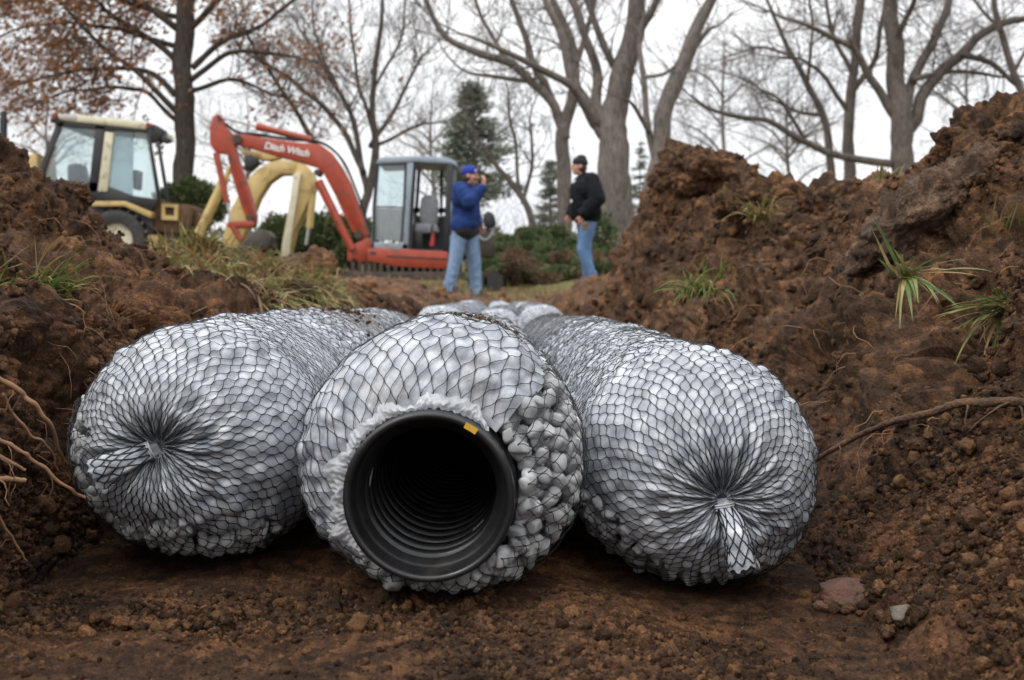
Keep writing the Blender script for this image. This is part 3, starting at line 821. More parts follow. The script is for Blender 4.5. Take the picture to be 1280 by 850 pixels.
def build_bag(bag, name, label, cat, group, exposed, seed, nu_net, Lc, rs, fine_y=1.35, amp=.0050, dirtf=None, hole_in_front=False):
    root = empty(name, (float(bag.x[600]), float(bag.y[0]), 0)); tag(root, label, cat, group)
    root.location = (0, 0, 0)
    org = Vector((float(np.interp(bag.y[0] + .1, bag.y, bag.x)), float(bag.y[0] + .1), 0.0))
    root.location = org; O = np.array(org)
    bag.make_seeds(.0128, 1.2, rs)
    # ---- liner
    S = [0.0]
    while S[-1] < bag.L:
        y = float(np.interp(S[-1], bag.s, bag.y))
        S.append(S[-1] + (.0016 if y < 1.0 else .0016 + (y - 1.0) * .006))
    S = np.array(S[:-1] + [bag.L]); NU = 280
    U = np.arange(NU) / NU * 2 * math.pi
    UU, SS = np.meshgrid(U, S, indexing='xy'); UU = UU.ravel(); SS = SS.ravel()
    p = bag.base(UU, SS); n = bag.normal(UU, SS)
    d, h = bag.skin(UU, SS, p, amp)
    pos = p + n * d[:, None]
    ex = exposed(UU, SS, p)
    NV = len(S)
    ii = np.arange(NV * NU).reshape(NV, NU); nx = np.roll(ii, -1, 1)
    q = np.stack([ii[:-1], nx[:-1], nx[1:], ii[1:]], -1).reshape(-1, 4)
    keep = ~(ex[q].mean(1) > .5)
    lin = mesh_np('liner', pos - O, q[keep], M['fabric'], root)
    dv = dirtf(pos, UU, SS) if dirtf is not None else np.zeros(len(pos))
    fattr(lin, 'dirt', dv)
    # ---- chunks
    ek = exposed(bag.sU, bag.sS, bag.sP) & (bag.sS < .45)
    idx = np.where(ek)[0]
    nn = bag.normal(bag.sU, bag.sS)
    camv = np.array(CAM) - bag.sP; camv /= np.linalg.norm(camv, axis=1)[:, None]
    score = (nn * camv).sum(1) - .25 * bag.sS
    idx = idx[np.argsort(-score[idx])]
    chunk_pos = bag.sP - nn * .0020
    csize = rs.uniform(.0054, .0078, len(chunk_pos))
    for k, i in enumerate(idx[:100]):
        o = bpy.data.objects.new('foam_chunk', CHUNKS[k % len(CHUNKS)]); COL.objects.link(o)
        o.parent = root; o.location = chunk_pos[i] - O
        o.rotation_euler = rs.uniform(0, 6.28, 3); f = csize[i]; o.scale = (f, f, f)
    rest = idx[100:]
    second = np.where(exposed(bag.sU, bag.sS, bag.sP) & (bag.sS < .45))[0]
    pp = np.vstack([chunk_pos[rest], bag.base(bag.sU[second] + .07, bag.sS[second] + .007) - nn[second] * .017,
                    bag.base(bag.sU[second] - .05, bag.sS[second] + .003) - nn[second] * .028])
    if bag.pipe is not None:
        dd = np.hypot(pp[:, 0] - PIPE.x, pp[:, 2] - PIPE.z); pp = pp[dd > .066]
    pp = pp[pp[:, 1] > .632]
    if bag.pipe is not None:
        aa = np.radians(np.linspace(-128, 44, 46)) + rs.normal(0, .03, 46); r_ = rs.uniform(.0605, .0645, 46)
        pp = np.vstack([pp, np.stack([PIPE.x + r_ * np.cos(aa), rs.uniform(.634, .655, 46), PIPE.z + r_ * np.sin(aa)], 1)])
        pp = pp[pp[:, 2] > .004]
    ss = rs.uniform(.0060, .0082, len(pp))
    fo = scatter('foam_filling', M['foam'], CHUNKV, pp - O, ss, rs, root); fo['kind'] = 'stuff'
    # ---- net: rows of knots joined by slanting strands
    rows = [0.004]
    while rows[-1] < bag.L - .004:
        y = float(np.interp(rows[-1], bag.s, bag.y)); rows.append(rows[-1] + Lc * (1 if y < 1.6 else 1.25))
    rows = np.array(rows); nr = len(rows)
    du = 2 * math.pi / nu_net
    rowj = rs.normal(0, Lc * .05, (nr, nu_net)); uj = rs.normal(0, du * .08, (nr, nu_net))
    # slow drift of the whole net so that the cells lean here and there
    def knot(j, i):
        i = i % nu_net
        s_ = rows[j] + rowj[j, i] + .10 * Lc * math.sin(.7 * i + .3 * j)
        u_ = (i + .5 * (j % 2)) * du + uj[j, i] + .35 * math.sin(rows[j] * 5 + seed) + .10 * math.sin(rows[j] * 23 + seed)
        return u_, max(.003, min(bag.L - .002, s_))
    segs = []
    for j in range(nr - 1):
        for i in range(nu_net):
            u0, s0 = knot(j, i)
            tail = .26 * Lc if rows[j] > .03 else .12 * Lc
            # short doubled cord leaving the knot, then a pair of slanting strands
            m = (u0, s0 + tail)
            segs.append((u0, s0, m[0], m[1], 1.75, 1))
            for di in ((0, 1) if j % 2 else (-1, 0)):
                u1, s1 = knot(j + 1, i + di)
                while u1 - u0 > math.pi: u1 -= 2 * math.pi
                while u1 - u0 < -math.pi: u1 += 2 * math.pi
                segs.append((m[0], m[1], u1, s1, 1.0, 3))
    A = np.array([q[:4] for q in segs]); W = np.array([q[4] for q in segs]); long_ = np.array([q[5] for q in segs])
    ymid = np.interp(A[:, 1], bag.s, bag.y)
    vs = []; fs = []; b = 0
    NS = 4
    for kind, sub in ((1, 1), (3, 3)):
        for farq in (0, 1):
            sel = np.where((long_ == kind) & ((ymid > fine_y) == bool(farq)))[0]
            if not len(sel): continue
            nsub = sub if not farq else 1
            tt = np.linspace(0, 1, nsub + 1)
            sag = np.sin(tt * math.pi) if nsub > 1 else tt * 0
            u = A[sel, 0][:, None] * (1 - tt) + A[sel, 2][:, None] * tt
            s_ = A[sel, 1][:, None] * (1 - tt) + A[sel, 3][:, None] * tt
            if nsub > 1: u = A[sel, 0][:, None] + (A[sel, 2] - A[sel, 0])[:, None] * (tt * tt * (3 - 2 * tt)) 
            uf = u.ravel(); sf = s_.ravel()
            bp = bag.base(uf, sf); bn = bag.normal(uf, sf)
            lift, hh = bag.skin(uf, sf, bp, amp)
            exm = exposed(uf, sf, bp)
            lift = np.where(exm, .0042 + .0022 * (hh - .5), lift)
            pk = (bp + bn * (lift + .0011)[:, None]).reshape(len(sel), nsub + 1, 3)
            nk = bn.reshape(len(sel), nsub + 1, 3)
            tg = np.gradient(pk, axis=1); tg /= np.maximum(np.linalg.norm(tg, axis=2), 1e-9)[..., None]
            sd = np.cross(nk, tg)
            yy = ymid[sel]
            rad = (.00035 * W[sel])[:, None] * np.ones(nsub + 1)
            thin = np.clip(np.interp(s_, bag.s, bag.r) / .03, .55, 1.0); rad = rad * thin
            if kind == 3: rad = rad * (1 - .15 * sag)
            ring = []
            for k in range(NS):
                an = 2 * math.pi * k / NS + .6
                ring.append(pk + (nk * math.cos(an) * .75 + sd * math.sin(an)) * rad[..., None])
            ring = np.stack(ring, 2)                       # seg, ring, k, 3
            vs.append(ring.reshape(-1, 3))
            base_i = (np.arange(len(sel)) * (nsub + 1) * NS)[:, None, None] + (np.arange(nsub) * NS)[None, :, None] + np.arange(NS)[None, None, :]
            nxt = (np.arange(len(sel)) * (nsub + 1) * NS)[:, None, None] + (np.arange(nsub) * NS)[None, :, None] + ((np.arange(NS) + 1) % NS)[None, None, :]
            fs.append((np.stack([base_i, nxt, nxt + NS, base_i + NS], -1) + b).reshape(-1, 4)); b += ring.size // 3
    # knots: little beads
    kv, kf = rough_ball(1, .15, 2, 1)
    ks = [knot(j, i) for j in range(nr) if float(np.interp(rows[j], bag.s, bag.y)) < fine_y and rows[j] > .02 for i in range(nu_net)]
    ks = np.array(ks)
    netv = np.vstack(vs) - O; netf = np.vstack(fs)
    net = mesh_np('netting', netv, netf, M['net'], root)
    # tied tail
    return root, O, net

CHUNKV = [rough_ball(3, .30, 1.1, 40 + k, (1.12, .88, .74), 6) for k in range(9)]
CHUNKS = []
for v, f in CHUNKV:
    o = mesh_np('foam_chunk', v, f, M['foam']); CHUNKS.append(o.data); bpy.data.objects.remove(o)
CHUNKV = [rough_ball(2, .30, 1.1, 40 + k, (1.12, .88, .74), 6) for k in range(9)]

def ang(U): return np.degrees(np.mod(U, 2 * math.pi))
def wob(p, f=30, a=1): return perlin(p * f) * a

GB = 'net bags of white foam aggregate lying in the trench'
# left bag
LB = Bag([(.6, -.229, .090, 1), (.8, -.231, .091, 1.0), (1.3, -.240, .092, 1.02), (1.9, -.25, .088, 1.0), (2.5, -.255, .070, .93), (3.2, -.26, .05, .9)], .665, 3.05, .0885, knot=(-.014, .004))
LB.floor = .0
def ex_left(U, S, p):
    a = ang(U); w = wob(p, 26, 34)
    return (a + w > 158) & (a + w < 305) & (S > .055 + .05 * np.clip(wob(p, 30, 1), -.5, .5)) & (S < .215 + .10 * wob(p, 14, 1))
def dirt_left(p, U, S):
    return np.exp(-((p[:, 0] + .215) / .05)**2 - ((p[:, 1] - 1.35) / .16)**2) * (p[:, 2] > .15) * 1.0
lb, lbO, _ = build_bag(LB, 'aggregate_bundle', 'left white foam bag in black net, tied with a knot at its front', 'net bag', GB, ex_left, 1, 54, .0068, np.random.default_rng(11), dirtf=dirt_left)
# right bag
RB = Bag([(.6, .135, .071, 1), (.8, .135, .072, 1.0), (1.3, .132, .076, 1.02), (2.0, .126, .075, 1.0), (3.0, .115, .073, .97), (3.5, .11, .07, .9)], .665, 3.25, .0885, knot=(.010, -.013))
RB.floor = -.016
def ex_right(U, S, p):
    a = ang(U); w = wob(p, 26, 30)
    return (a + w > 190) & (a + w < 318) & (S > .075 + .05 * np.clip(wob(p, 30, 1), -.5, .5)) & (S < .20 + .08 * wob(p, 14, 1)) & (wob(p + 3, 16, 1) > -.22)
rb, rbO, _ = build_bag(RB, 'aggregate_bundle', 'right white foam bag in black net, knot and white tail at lower right', 'net bag', GB, ex_right, 2, 54, .0068, np.random.default_rng(12))
# centre bag with the pipe
CB = Bag([(.6, -.047, .0915, 1), (.75, -.048, .090, 1.0), (1.2, -.05, .083, 1.0), (1.8, -.052, .078, .99), (2.6, -.053, .066, .95), (3.2, -.053, .055, .9)], .630, 3.10, .0925, pipe=(-.004, -.0165, .0560))
CB.floor = 0.0
def ex_mid(U, S, p):
    a = ang(U); a = np.where(a > 180, a - 360, a); w = wob(p, 24, 26)
    return (a + w > -138) & (a + w < 40) & (S < np.where(a < -70, .05, .155) + .05 * wob(p, 18, 1))
def dirt_mid(p, U, S):
    a = np.exp(-((p[:, 0] + .035) / .06)**2 - ((p[:, 1] - .83) / .08)**2) * (p[:, 2] > .14) * .9
    return a + .35 * smooth(.1, .35, perlin(p * 40)) * (p[:, 2] > .11)
cb, cbO, _ = build_bag(CB, 'aggregate_bundle', 'middle white foam bag in black net around an open black corrugated pipe', 'net bag', GB, ex_mid, 3, 46, .0074, np.random.default_rng(13), dirtf=dirt_mid)

# tied tails
def tail(root, O, bag, direction, L, r_end, seed, mouth=.0045):
    d = Vector(direction).normalized(); rnd = random.Random(seed)
    k0 = Vector((float(bag.x[0]), float(bag.y[0]) + .002, float(bag.z[0])))
    fwd = Vector((0, -1, 0))
    n = 22; NU = 40; vs = []; side0 = d.cross(fwd).normalized()
    for i in range(n):
        t = i / (n - 1)
        dirm = (fwd * (1 - smooth(0, .5, t)) * .9 + d).normalized()
        c = k0 + fwd * (.005 * min(1, t * 4) + .026 * float(smooth(0, .45, t))) + d * L * t
        a = d.cross(Vector((0, -1, 0))).normalized(); b = d.cross(a).normalized()
        r = mouth + (r_end - mouth) * t**.8
        for q in range(NU):
            u = 2 * math.pi * q / NU
            rr = r * (1 + .16 * math.sin(5 * u + seed + t) + .09 * math.sin(11 * u + 2 * seed - 2 * t)) * (1 + .10 * mnoise.noise(Vector((math.cos(u) * 2, math.sin(u) * 2, t * 5 + seed))))
            e = 1 if i < n - 1 else 1 + .3 * mnoise.noise(Vector((u * 3, seed, 9)))
            jag = d * (L * .13 * mnoise.noise(Vector((u * 2.2, seed, 4))) * t**4)
            vs.append(c + a * math.cos(u) * rr * e + b * math.sin(u) * rr * .6 * e + jag)
    V = np.array(vs); ii = np.arange(n * NU).reshape(n, NU); nx = np.roll(ii, -1, 1)
    fq = np.stack([ii[:-1], nx[:-1], nx[1:], ii[1:]], -1).reshape(-1, 4)
    to = mesh_np('tied_tail', V - O, fq, M['fabric'], root); fattr(to, 'dirt', np.zeros(len(V)))
    # net gathered over the tail and a twist of cord
    mb = MB(); G = V.reshape(n, NU, 3)
    nk = 9
    for j in range(2, n - 2, 3):
        for i in range(nk):
            for sgn in (-1, 1):
                pts = []
                for m in range(4):
                    row = min(n - 1, j + m); uu = (i + .5 * (((j - 2) // 3) % 2) + sgn * .5 * m / 3) / nk * NU
                    a0 = int(math.floor(uu)) % NU; a1 = (a0 + 1) % NU; f = uu - math.floor(uu)
                    q = G[row, a0] * (1 - f) + G[row, a1] * f; cen = G[row].mean(0)
                    pts.append(Vector(q + (q - cen) / max(1e-6, np.linalg.norm(q - cen)) * .0007))
                mb.tube([p - Vector(O) for p in pts], [.00045] * 4, 4, False)
    mb.build('tail_netting', M['net'], to, smooth=True)
    mb = MB(); cc = k0 + fwd * .006 - Vector(O)
    a = d.cross(Vector((0, -1, 0))).normalized(); b = d.cross(a).normalized()
    for w in range(3):
        mb.tube([cc + d * (.003 + .0016 * w) + a * math.cos(q / 16 * 6.283) * (mouth * 1.42) + b * math.sin(q / 16 * 6.283) * (mouth * 1.15) for q in range(17)], [.0008] * 17, 6, False)
    mb.build('tie', pm('pale_tie', (.55, .56, .58), (.4, .4, .42), 60, .5), to, smooth=True)
tail(lb, lbO, LB, (-.86, -.22, -.40), .033, .0095, 2)
tail(rb, rbO, RB, (.17, -.18, -.95), .040, .0092, 5)

# pipe
def lathe_y(prof, n=96, c=(0, 0, 0)):
    vs = []; fs = []
    for (r, y) in prof:
        for k in range(n):
            a = 2 * math.pi * k / n; vs.append((c[0] + r * math.cos(a), c[1] + y, c[2] + r * math.sin(a)))
    m = len(prof); ii = np.arange(m * n).reshape(m, n); nx = np.roll(ii, -1, 1)
    return np.array(vs), np.stack([ii[:-1], ii[1:], nx[1:], nx[:-1]], -1).reshape(-1, 4)
prof = [(.0515, .30)]
y = .30
for y in np.arange(.30, .022, -.002): prof.append((.0545 + .0012 * math.sin(y / .0195 * 6.283), y))
prof += [(.0535, .018), (.0535, .004), (.0530, .0012), (.0520, 0), (.0500, 0), (.0488, .0012), (.0480, .004), (.0478, .012), (.0466, .016)]
for y in np.arange(.018, 2.3, .0012 if True else .002):
    if y > 1.0 and int(y / .0012) % 3: continue
    s_ = math.sin(y / .0195 * 6.283)
    prof.append((.0448 + .0033 * (1 if s_ > .5 else -1 if s_ < -.5 else s_ * 2), y))
prof.append((.0, 2.3))
v, f = lathe_y(prof, 96, PIPE)
pipe = mesh_np('drain_pipe', v - cbO, f, M['pipe'], cb)
# pale foam glimpsed through drain slots
def slot(a0, y0, w, L, rad=.0440):
    vs = []; n = 8
    for k in range(n + 1):
        t = k / n; yy = y0 + L * (t - .5); ww = w * math.sqrt(max(0, 1 - (2 * t - 1)**2)) + .0002
        for s2 in (-1, 1):
            a = a0 + s2 * ww / rad * .5; vs.append((PIPE.x + rad * math.cos(a), PIPE.y + yy, PIPE.z + rad * math.sin(a)))
    f = [(2*k, 2*k+1, 2*k+3, 2*k+2) for k in range(n)]
    mesh_np('drain_slot', np.array(vs) - cbO, np.array(f), M['slotwhite'], pipe)
slot(R(170), .0345, .0130, .0095, .0410)
for k in range(3): slot(R(-50 + 5.0 * k), .0540, .0028, .0085, .0410)
# yellow mark on the lip
mb = MB()
for a0, a1, r0, r1, yy in [(54, 63.5, .0487, .0526, -.0006)]:
    vs = []
    for k in range(9):
        a = R(a0 + (a1 - a0) * k / 8)
        for r in (r0, r1): vs.append(PIPE + Vector((r * math.cos(a), yy, r * math.sin(a))) - Vector(cbO))
    mb.add(vs, [(2*k, 2*k+1, 2*k+3, 2*k+2) for k in range(8)])
mb.build('paint_mark', M['yellow_paint'], pipe)

# frayed liner gathered round the pipe
def collar(a0, a1, seed):
    n = 300; m = 18; vs = []
    for i in range(n):
        t = i / (n - 1); a = R(a0 + (a1 - a0) * t)
        fl = .0095 + .015 * mnoise.noise(Vector((t * 5, seed, 0))) + .007 * mnoise.noise(Vector((t * 14, seed, 2))) + .0025 * mnoise.noise(Vector((t * 45, seed, 2)))
        fl = max(.003, fl) * min(1, 9 * t + .15) * min(1, 9 * (1 - t) + .15)
        for j in range(m):
            s = j / (m - 1)
            aj = a + .10 * s * mnoise.noise(Vector((t * 8, s, seed + 2)))
            r = .0541 + fl * s
            yy = .011 - .0075 * math.sin(s * 2.4) + .017 * s * min(1, fl / .012) + .0040 * mnoise.noise(Vector((t * 26, s * 1.2, seed))) * (.2 + s) + .0020 * mnoise.noise(Vector((t * 80, s * 3, seed)))
            r += .0016 * mnoise.noise(Vector((t * 60, s * 4, seed + 5))); a_ = aj
            vs.append((PIPE.x + r * math.cos(a_), PIPE.y + yy, PIPE.z + r * math.sin(a_)))
    V = np.array(vs) - cbO; ii = np.arange(n * m).reshape(n, m)
    f = np.stack([ii[:-1, :-1], ii[1:, :-1], ii[1:, 1:], ii[:-1, 1:]], -1).reshape(-1, 4)
    o = mesh_np('liner_collar', V, f, M['film'], cb); fattr(o, 'dirt', np.zeros(len(V)))
collar(48, 222, 3)

# the next bundles further up the trench: one built, the rest copied
FB = Bag([(0, 0, .088, 1), (1, 0, .09, 1.02), (2, 0, .088, 1), (3.2, 0, .088, 1)], 0, 2.9, .092, knot=(0, 0))
def far_bundle():
    root = empty('aggregate_bundle')
    S = np.concatenate([np.arange(0, .25, .006), np.arange(.25, FB.L, .03)]); NU = 72
    U = np.arange(NU) / NU * 2 * math.pi; UU, SS = [q.ravel() for q in np.meshgrid(U, S)]
    p = FB.base(UU, SS); n = FB.normal(UU, SS); d = .006 * perlin(p * 40) + .005 * perlin(p * 16)
    V = p + n * d[:, None]; ii = np.arange(len(S) * NU).reshape(len(S), NU); nx = np.roll(ii, -1, 1)
    o = mesh_np('liner', V, np.stack([ii[:-1], nx[:-1], nx[1:], ii[1:]], -1).reshape(-1, 4), M['fabric'], root); fattr(o, 'dirt', 0 * d)
    mb = MB(); nn = 36
    rows = np.arange(.01, FB.L - .05, .028)
    uu = []; sv = []
    for j in range(len(rows) - 1):
        for i in range(nn):
            for sg in (-1, 1):
                u0 = (i + .5 * (j % 2)) / nn * 6.283; u1 = u0 + sg * 3.1416 / nn
                uu += [u0, u1]; sv += [rows[j], rows[j + 1]]
    uu = np.array(uu); sv = np.array(sv)
    q = FB.base(uu, sv); nq = FB.normal(uu, sv); q = q + nq * (.006 * perlin(q * 40) + .005 * perlin(q * 16) + .0015)[:, None]
    for k in range(0, len(q), 2): mb.tube([q[k], q[k + 1]], [.0006, .0006], 3, False)
    mb.build('netting', M['net'], root)
    return root
fb = far_bundle()
spots = [(-.268, 3.55, .002, 'rounded white end of the farther left bundle behind the front bags'),
         (-.060, 3.75, -.012, 'rounded white end of the farther middle bundle seen over the pipe bag'),
         (.108, 3.70, .004, 'pale bundle end peeking over the far end of the right bag'),
         (-.300, 6.75, .020, 'distant bundle behind the farther left bundle at the trench end'),
         (-.085, 6.85, .015, 'distant bundle behind the farther middle bundle at the trench end'),
         (.10, 6.85, .010, 'distant bundle behind the pale end on the right at the trench end')]
for k, (x, y, z, lab) in enumerate(spots):
    if k == 0: r_ = fb
    else:
        r_ = fb.copy(); COL.objects.link(r_)
        for ch in list(fb.children):
            c = ch.copy(); COL.objects.link(c); c.parent = r_
    r_.location = (x, y, z); r_.rotation_euler = (0, 0, .01 * k - .02); tag(r_, lab, 'net bag', 'bundles further up the trench')

# soil spilled on the bags
def spill(cx, cy, sx, sy, n, bag, name, label, smin=.0008, smax=.003):
    rs = np.random.default_rng(int(cx * 1000) % 97 + n)
    x = rs.normal(cx, sx, n); y = rs.normal(cy, sy, n); pos = []
    for a, b in zip(x, y):
        X = float(np.interp(b, bag.y, bag.x)); Z = float(np.interp(b, bag.y, bag.z)); r = float(np.interp(b, bag.y, bag.r)); dx = a - X
        if abs(dx) < r * .8: pos.append((a, b, Z + math.sqrt(r * r - dx * dx) + .0025))
    pos = np.array(pos); o = scatter(name, M['soil'], crv, pos, rs.uniform(smin, smax, len(pos)), rs)
    tag(o, label, 'soil crumbs', kind='stuff')
spill(-.225, 1.32, .025, .09, 90, LB, 'soil_crumbs', 'brown soil crumbs spilled on top of the left bag')
spill(-.035, .82, .03, .05, 60, CB, 'soil_crumbs', 'brown soil crumbs spilled on top of the middle bag', .0007, .0022)
# ------------------------------------------------------------------ trees
def grow(mb, p, d, L, r, lev, rnd, up=.15, tips=None, n3=3):
    """one branch and its side twigs"""
    seg = 4 if lev > 0 else 3
    pts = [Vector(p)]; rad = [r]; d = Vector(d).normalized(); ds = []
    for k in range(seg):
        d = (d + Vector((rnd.gauss(0, .22), rnd.gauss(0, .22), rnd.gauss(0, .18) + up))).normalized()
        pts.append(pts[-1] + d * L / seg); rad.append(r * (1 - .80 * (k + 1) / seg)); ds.append(d.copy())
    mb.tube(pts, rad, 5 if lev >= 2 else n3, False)
    if tips is not None and lev <= 1: tips.extend(pts[1:])
    if lev <= 0: return
    nb = rnd.randint(3, 5) if lev > 1 else rnd.randint(3, 5)
    for q in range(nb):
        t = rnd.uniform(.2, 1.0) * seg; i = min(int(t), seg - 1); f = t - i
        b = pts[i].lerp(pts[i + 1], f); dd = ds[i]
        o = Vector((rnd.gauss(0, 1), rnd.gauss(0, 1), rnd.gauss(.1, .8))); o = (o - dd * o.dot(dd)).normalized()
        grow(mb, b, dd * rnd.uniform(.5, 1.1) + o * rnd.uniform(.5, 1.0), L * rnd.uniform(.40, .68), max(.0062, rad[i] * rnd.uniform(.5, .7)), lev - 1, rnd, up, tips, n3)

def smooth_line(pts, rad, n):
    w = wiggle(pts, n, 0, 1)
    rr = [float(np.interp(i / (n - 1) * (len(rad) - 1), range(len(rad)), rad)) for i in range(n)]
    return w, rr

def tree(label, Y, limbs, mat, seed, twig='twig', dens=1.0, lev=2, up=.12, tl=(.9, 2.2), leaves=0, leafmat='oakleaf', leafsize=.09, spread=1.5, name='tree', cat='tree', group=None, tmin=.012, leafbox=None):
    rnd = random.Random(seed)
    root = empty(name, P(limbs[0][0][0], 376, Y)); root.location.z = 0; O = root.location.copy()
    tag(root, label, cat, group)
    tr = MB(); tw = MB(); tips = []
    for li, lb_ in enumerate(limbs):
        dep = 0 if li == 0 else rnd.uniform(-spread, spread)
        pts = []; rad = []
        for k, (x, y, r) in enumerate(lb_):
            d = Y + (dep * (k / (len(lb_) - 1))**1.1 if li else 0)
            pts.append(P(x, y, d) - O); rad.append(r * d / F * (.84 if li else .93))
        if li == 0:
            q0 = pts[0] + O; gz = on_ground(q0.x, q0.y) - .25
            if q0.z > gz: pts.insert(0, Vector((q0.x, q0.y, gz)) - O); rad.insert(0, rad[0] * 1.18)
        n = max(6, 5 * len(lb_))
        w_, rr = smooth_line(pts, rad, n)
        w_ = [q + mnoise.noise_vector(q * 1.1 + Vector((seed, li, 0))) * (rr[i] * .7 + .05) * (1 if li else .5) for i, q in enumerate(w_)]
        rr = [r * (1 + .14 * mnoise.noise(Vector((i * .8, li, seed)))) for i, r in enumerate(rr)]
        tr.tube(w_, rr, 12 if rad[0] > .08 else 8)
        ln = sum((w_[i + 1] - w_[i]).length for i in range(n - 1))
        nt_ = int(ln * 6.0 * dens) if li else int(ln * 1.1 * dens)
        for q in range(nt_):
            t = rnd.uniform(.22 if li else .55, 1) * (n - 1); i = min(int(t), n - 2)
            b = w_[i].lerp(w_[i + 1], t - i); dd = (w_[i + 1] - w_[i]).normalized()
            o = Vector((rnd.gauss(0, 1), rnd.gauss(0, 1), rnd.gauss(.15, .7))); o = (o - dd * o.dot(dd)).normalized()
            grow(tw, b, dd * rnd.uniform(.2, 1) + o, rnd.uniform(*tl), max(tmin * .6, min(rr[i] * .4, tmin * rnd.uniform(1.0, 2.3))), lev, rnd, up, tips)
        grow(tw, w_[-1], (w_[-1] - w_[-2]), tl[1], rr[-1], lev, rnd, up, tips)
    tr.build('trunk', M[mat], root, smooth=True)
    tw.build('crown', M[twig], root, smooth=True)
    if leaves:
        lm = MB()
        if leafbox: tips = [q for q in tips if leafbox(q + O)]
        for q in range(leaves):
            p = rnd.choice(tips) + Vector((rnd.gauss(0, .09), rnd.gauss(0, .09), rnd.gauss(-.05, .08)))
            a = Vector((rnd.gauss(0, 1), rnd.gauss(0, 1), rnd.gauss(0, 1))).normalized(); b = a.orthogonal().normalized(); c = a.cross(b)
            s = leafsize * rnd.uniform(.5, 1.15)
            lm.add([p - b * s, p - c * s * .42 + a * s * .12, p + b * s, p + c * s * .42 + a * s * .12], [(0, 1, 2, 3)])
        lm.build('leaves', M[leafmat], root)
    return root

M['thicket'] = leafy('thicket_leaf', [(.045, .058, .030), (.085, .090, .045), (.13, .10, .06), (.10, .075, .05), (.06, .075, .035)], .7, .15)
M['brownbrush'] = leafy('brown_brush', [(.09, .05, .03), (.15, .085, .045), (.07, .06, .035), (.20, .12, .06)], .8, .15)
GT = 'bare trees behind the site'
tree('oak with brown leaves still on it and one straight dark trunk', 24, [
    [(230, 300, 15), (230, 225, 13.5), (230, 150, 13), (229, 60, 12.5), (233, -10, 12), (235, -140, 9), (238, -260, 4)],
    [(222, 140, 5), (180, 100, 4), (130, 60, 3), (90, 20, 2.5), (55, -25, 1.5)],
    [(222, 118, 5), (185, 92, 4), (120, 85, 3), (50, 98, 2), (-10, 118, 1)],
    [(224, 80, 5), (170, 38, 4), (130, 10, 3), (85, -35, 2)],
    [(220, 150, 4), (170, 112, 3), (100, 112, 2), (40, 132, 1.2)],
    [(240, 82, 5), (280, 52, 4), (330, 30, 3), (385, -12, 2)],
    [(240, 100, 4.5), (290, 66, 3.5), (345, 66, 2.5), (410, 82, 1)],
    [(238, 112, 4), (285, 98, 3), (330, 112, 2), (385, 130, 1)],
    [(226, 40, 5), (160, -10, 4), (100, -60, 2)], [(238, 30, 5), (300, -20, 4), (360, -70, 2)],
    [(222, 60, 4.5), (140, 36, 3), (60, 30, 2), (-20, 50, 1)],
    [(224, 20, 4.5), (120, -5, 3), (30, 0, 2), (-30, 10, 1)],
    ], 'bark_dark', 1, dens=.95, lev=2, up=.02, tl=(.8, 1.9), leaves=9500, leafsize=.095, spread=2.2, name='oak_tree', group=None, tmin=.011, leafbox=lambda q: random.random() < (1 if q.x < -6.6 else .42))
tree('slender many stemmed bare tree behind the red boom', 27, [
    [(452, 310, 7), (454, 260, 6), (470, 190, 5), (465, 120, 4), (475, 40, 3), (480, -40, 1.5)],
    [(458, 240, 5), (440, 150, 4), (410, 90, 3), (375, 35, 1.5)],
    [(464, 185, 4), (500, 120, 3), (530, 70, 1.5)],
    [(455, 215, 4.5), (420, 150, 4), (350, 92, 3), (300, 58, 1.5)],
    [(468, 165, 3.5), (445, 90, 2.5), (438, 10, 1.5)],
    [(430, 240, 4.5), (385, 165, 4), (345, 105, 3), (322, 68, 2)],
    [(472, 180, 3), (515, 160, 2), (560, 150, 1)], [(466, 110, 2.5), (500, 50, 2), (510, -20, 1)], [(420, 110, 2.5), (395, 40, 2), (390, -30, 1)]],
    'bark_mid', 2, dens=1.15, lev=2, up=.2, tl=(.7, 1.8), spread=1.6, group=GT, tmin=.009)
tree('large bare tree with thick grey trunk forking right of the man in black', 21, [
    [(779, 345, 30), (775, 290, 25), (770, 240, 22.5), (766, 195, 21), (768, 150, 18), (776, 110, 16), (785, 75, 15), (796, 10, 12), (806, -60, 9), (816, -150, 4)],
    [(764, 200, 14), (755, 165, 12.5), (738, 138, 10.5), (715, 102, 7.5), (695, 35, 6), (672, -40, 3)],
    [(756, 170, 9), (748, 135, 8), (746, 100, 7.2), (732, 50, 6.5), (714, 0, 6), (700, -60, 3)],
    [(748, 155, 7), (735, 130, 6.5), (712, 105, 6), (665, 82, 5), (620, 60, 3.5), (575, 42, 1.5)],
    [(790, 60, 8), (812, 20, 6), (830, -30, 4)], [(778, 100, 6), (745, 40, 5), (725, -40, 3)]],
    'bark_grey', 3, dens=.5, lev=2, up=.15, tl=(.8, 1.9), spread=1.2, group=GT, tmin=.010)
tree('leaning grey tree directly right of the large forked tree', 20, [
    [(814, 260, 15), (822, 205, 13), (829, 150, 11.5), (845, 95, 11), (868, 40, 9), (890, 0, 7), (915, -55, 4)],
    [(818, 205, 6), (812, 160, 5), (803, 110, 4.5), (800, 60, 4), (806, 15, 2)],
    [(812, 165, 4), (795, 135, 3), (780, 122, 1.5)], [(850, 85, 4), (885, 38, 3), (895, 32, 2)],
    [(806, 95, 3), (828, 92, 2.5), (842, 82, 1.5)]],
    'bark_grey', 4, dens=.35, lev=1, up=.15, tl=(.6, 1.5), spread=.8, group=GT, tmin=.009)
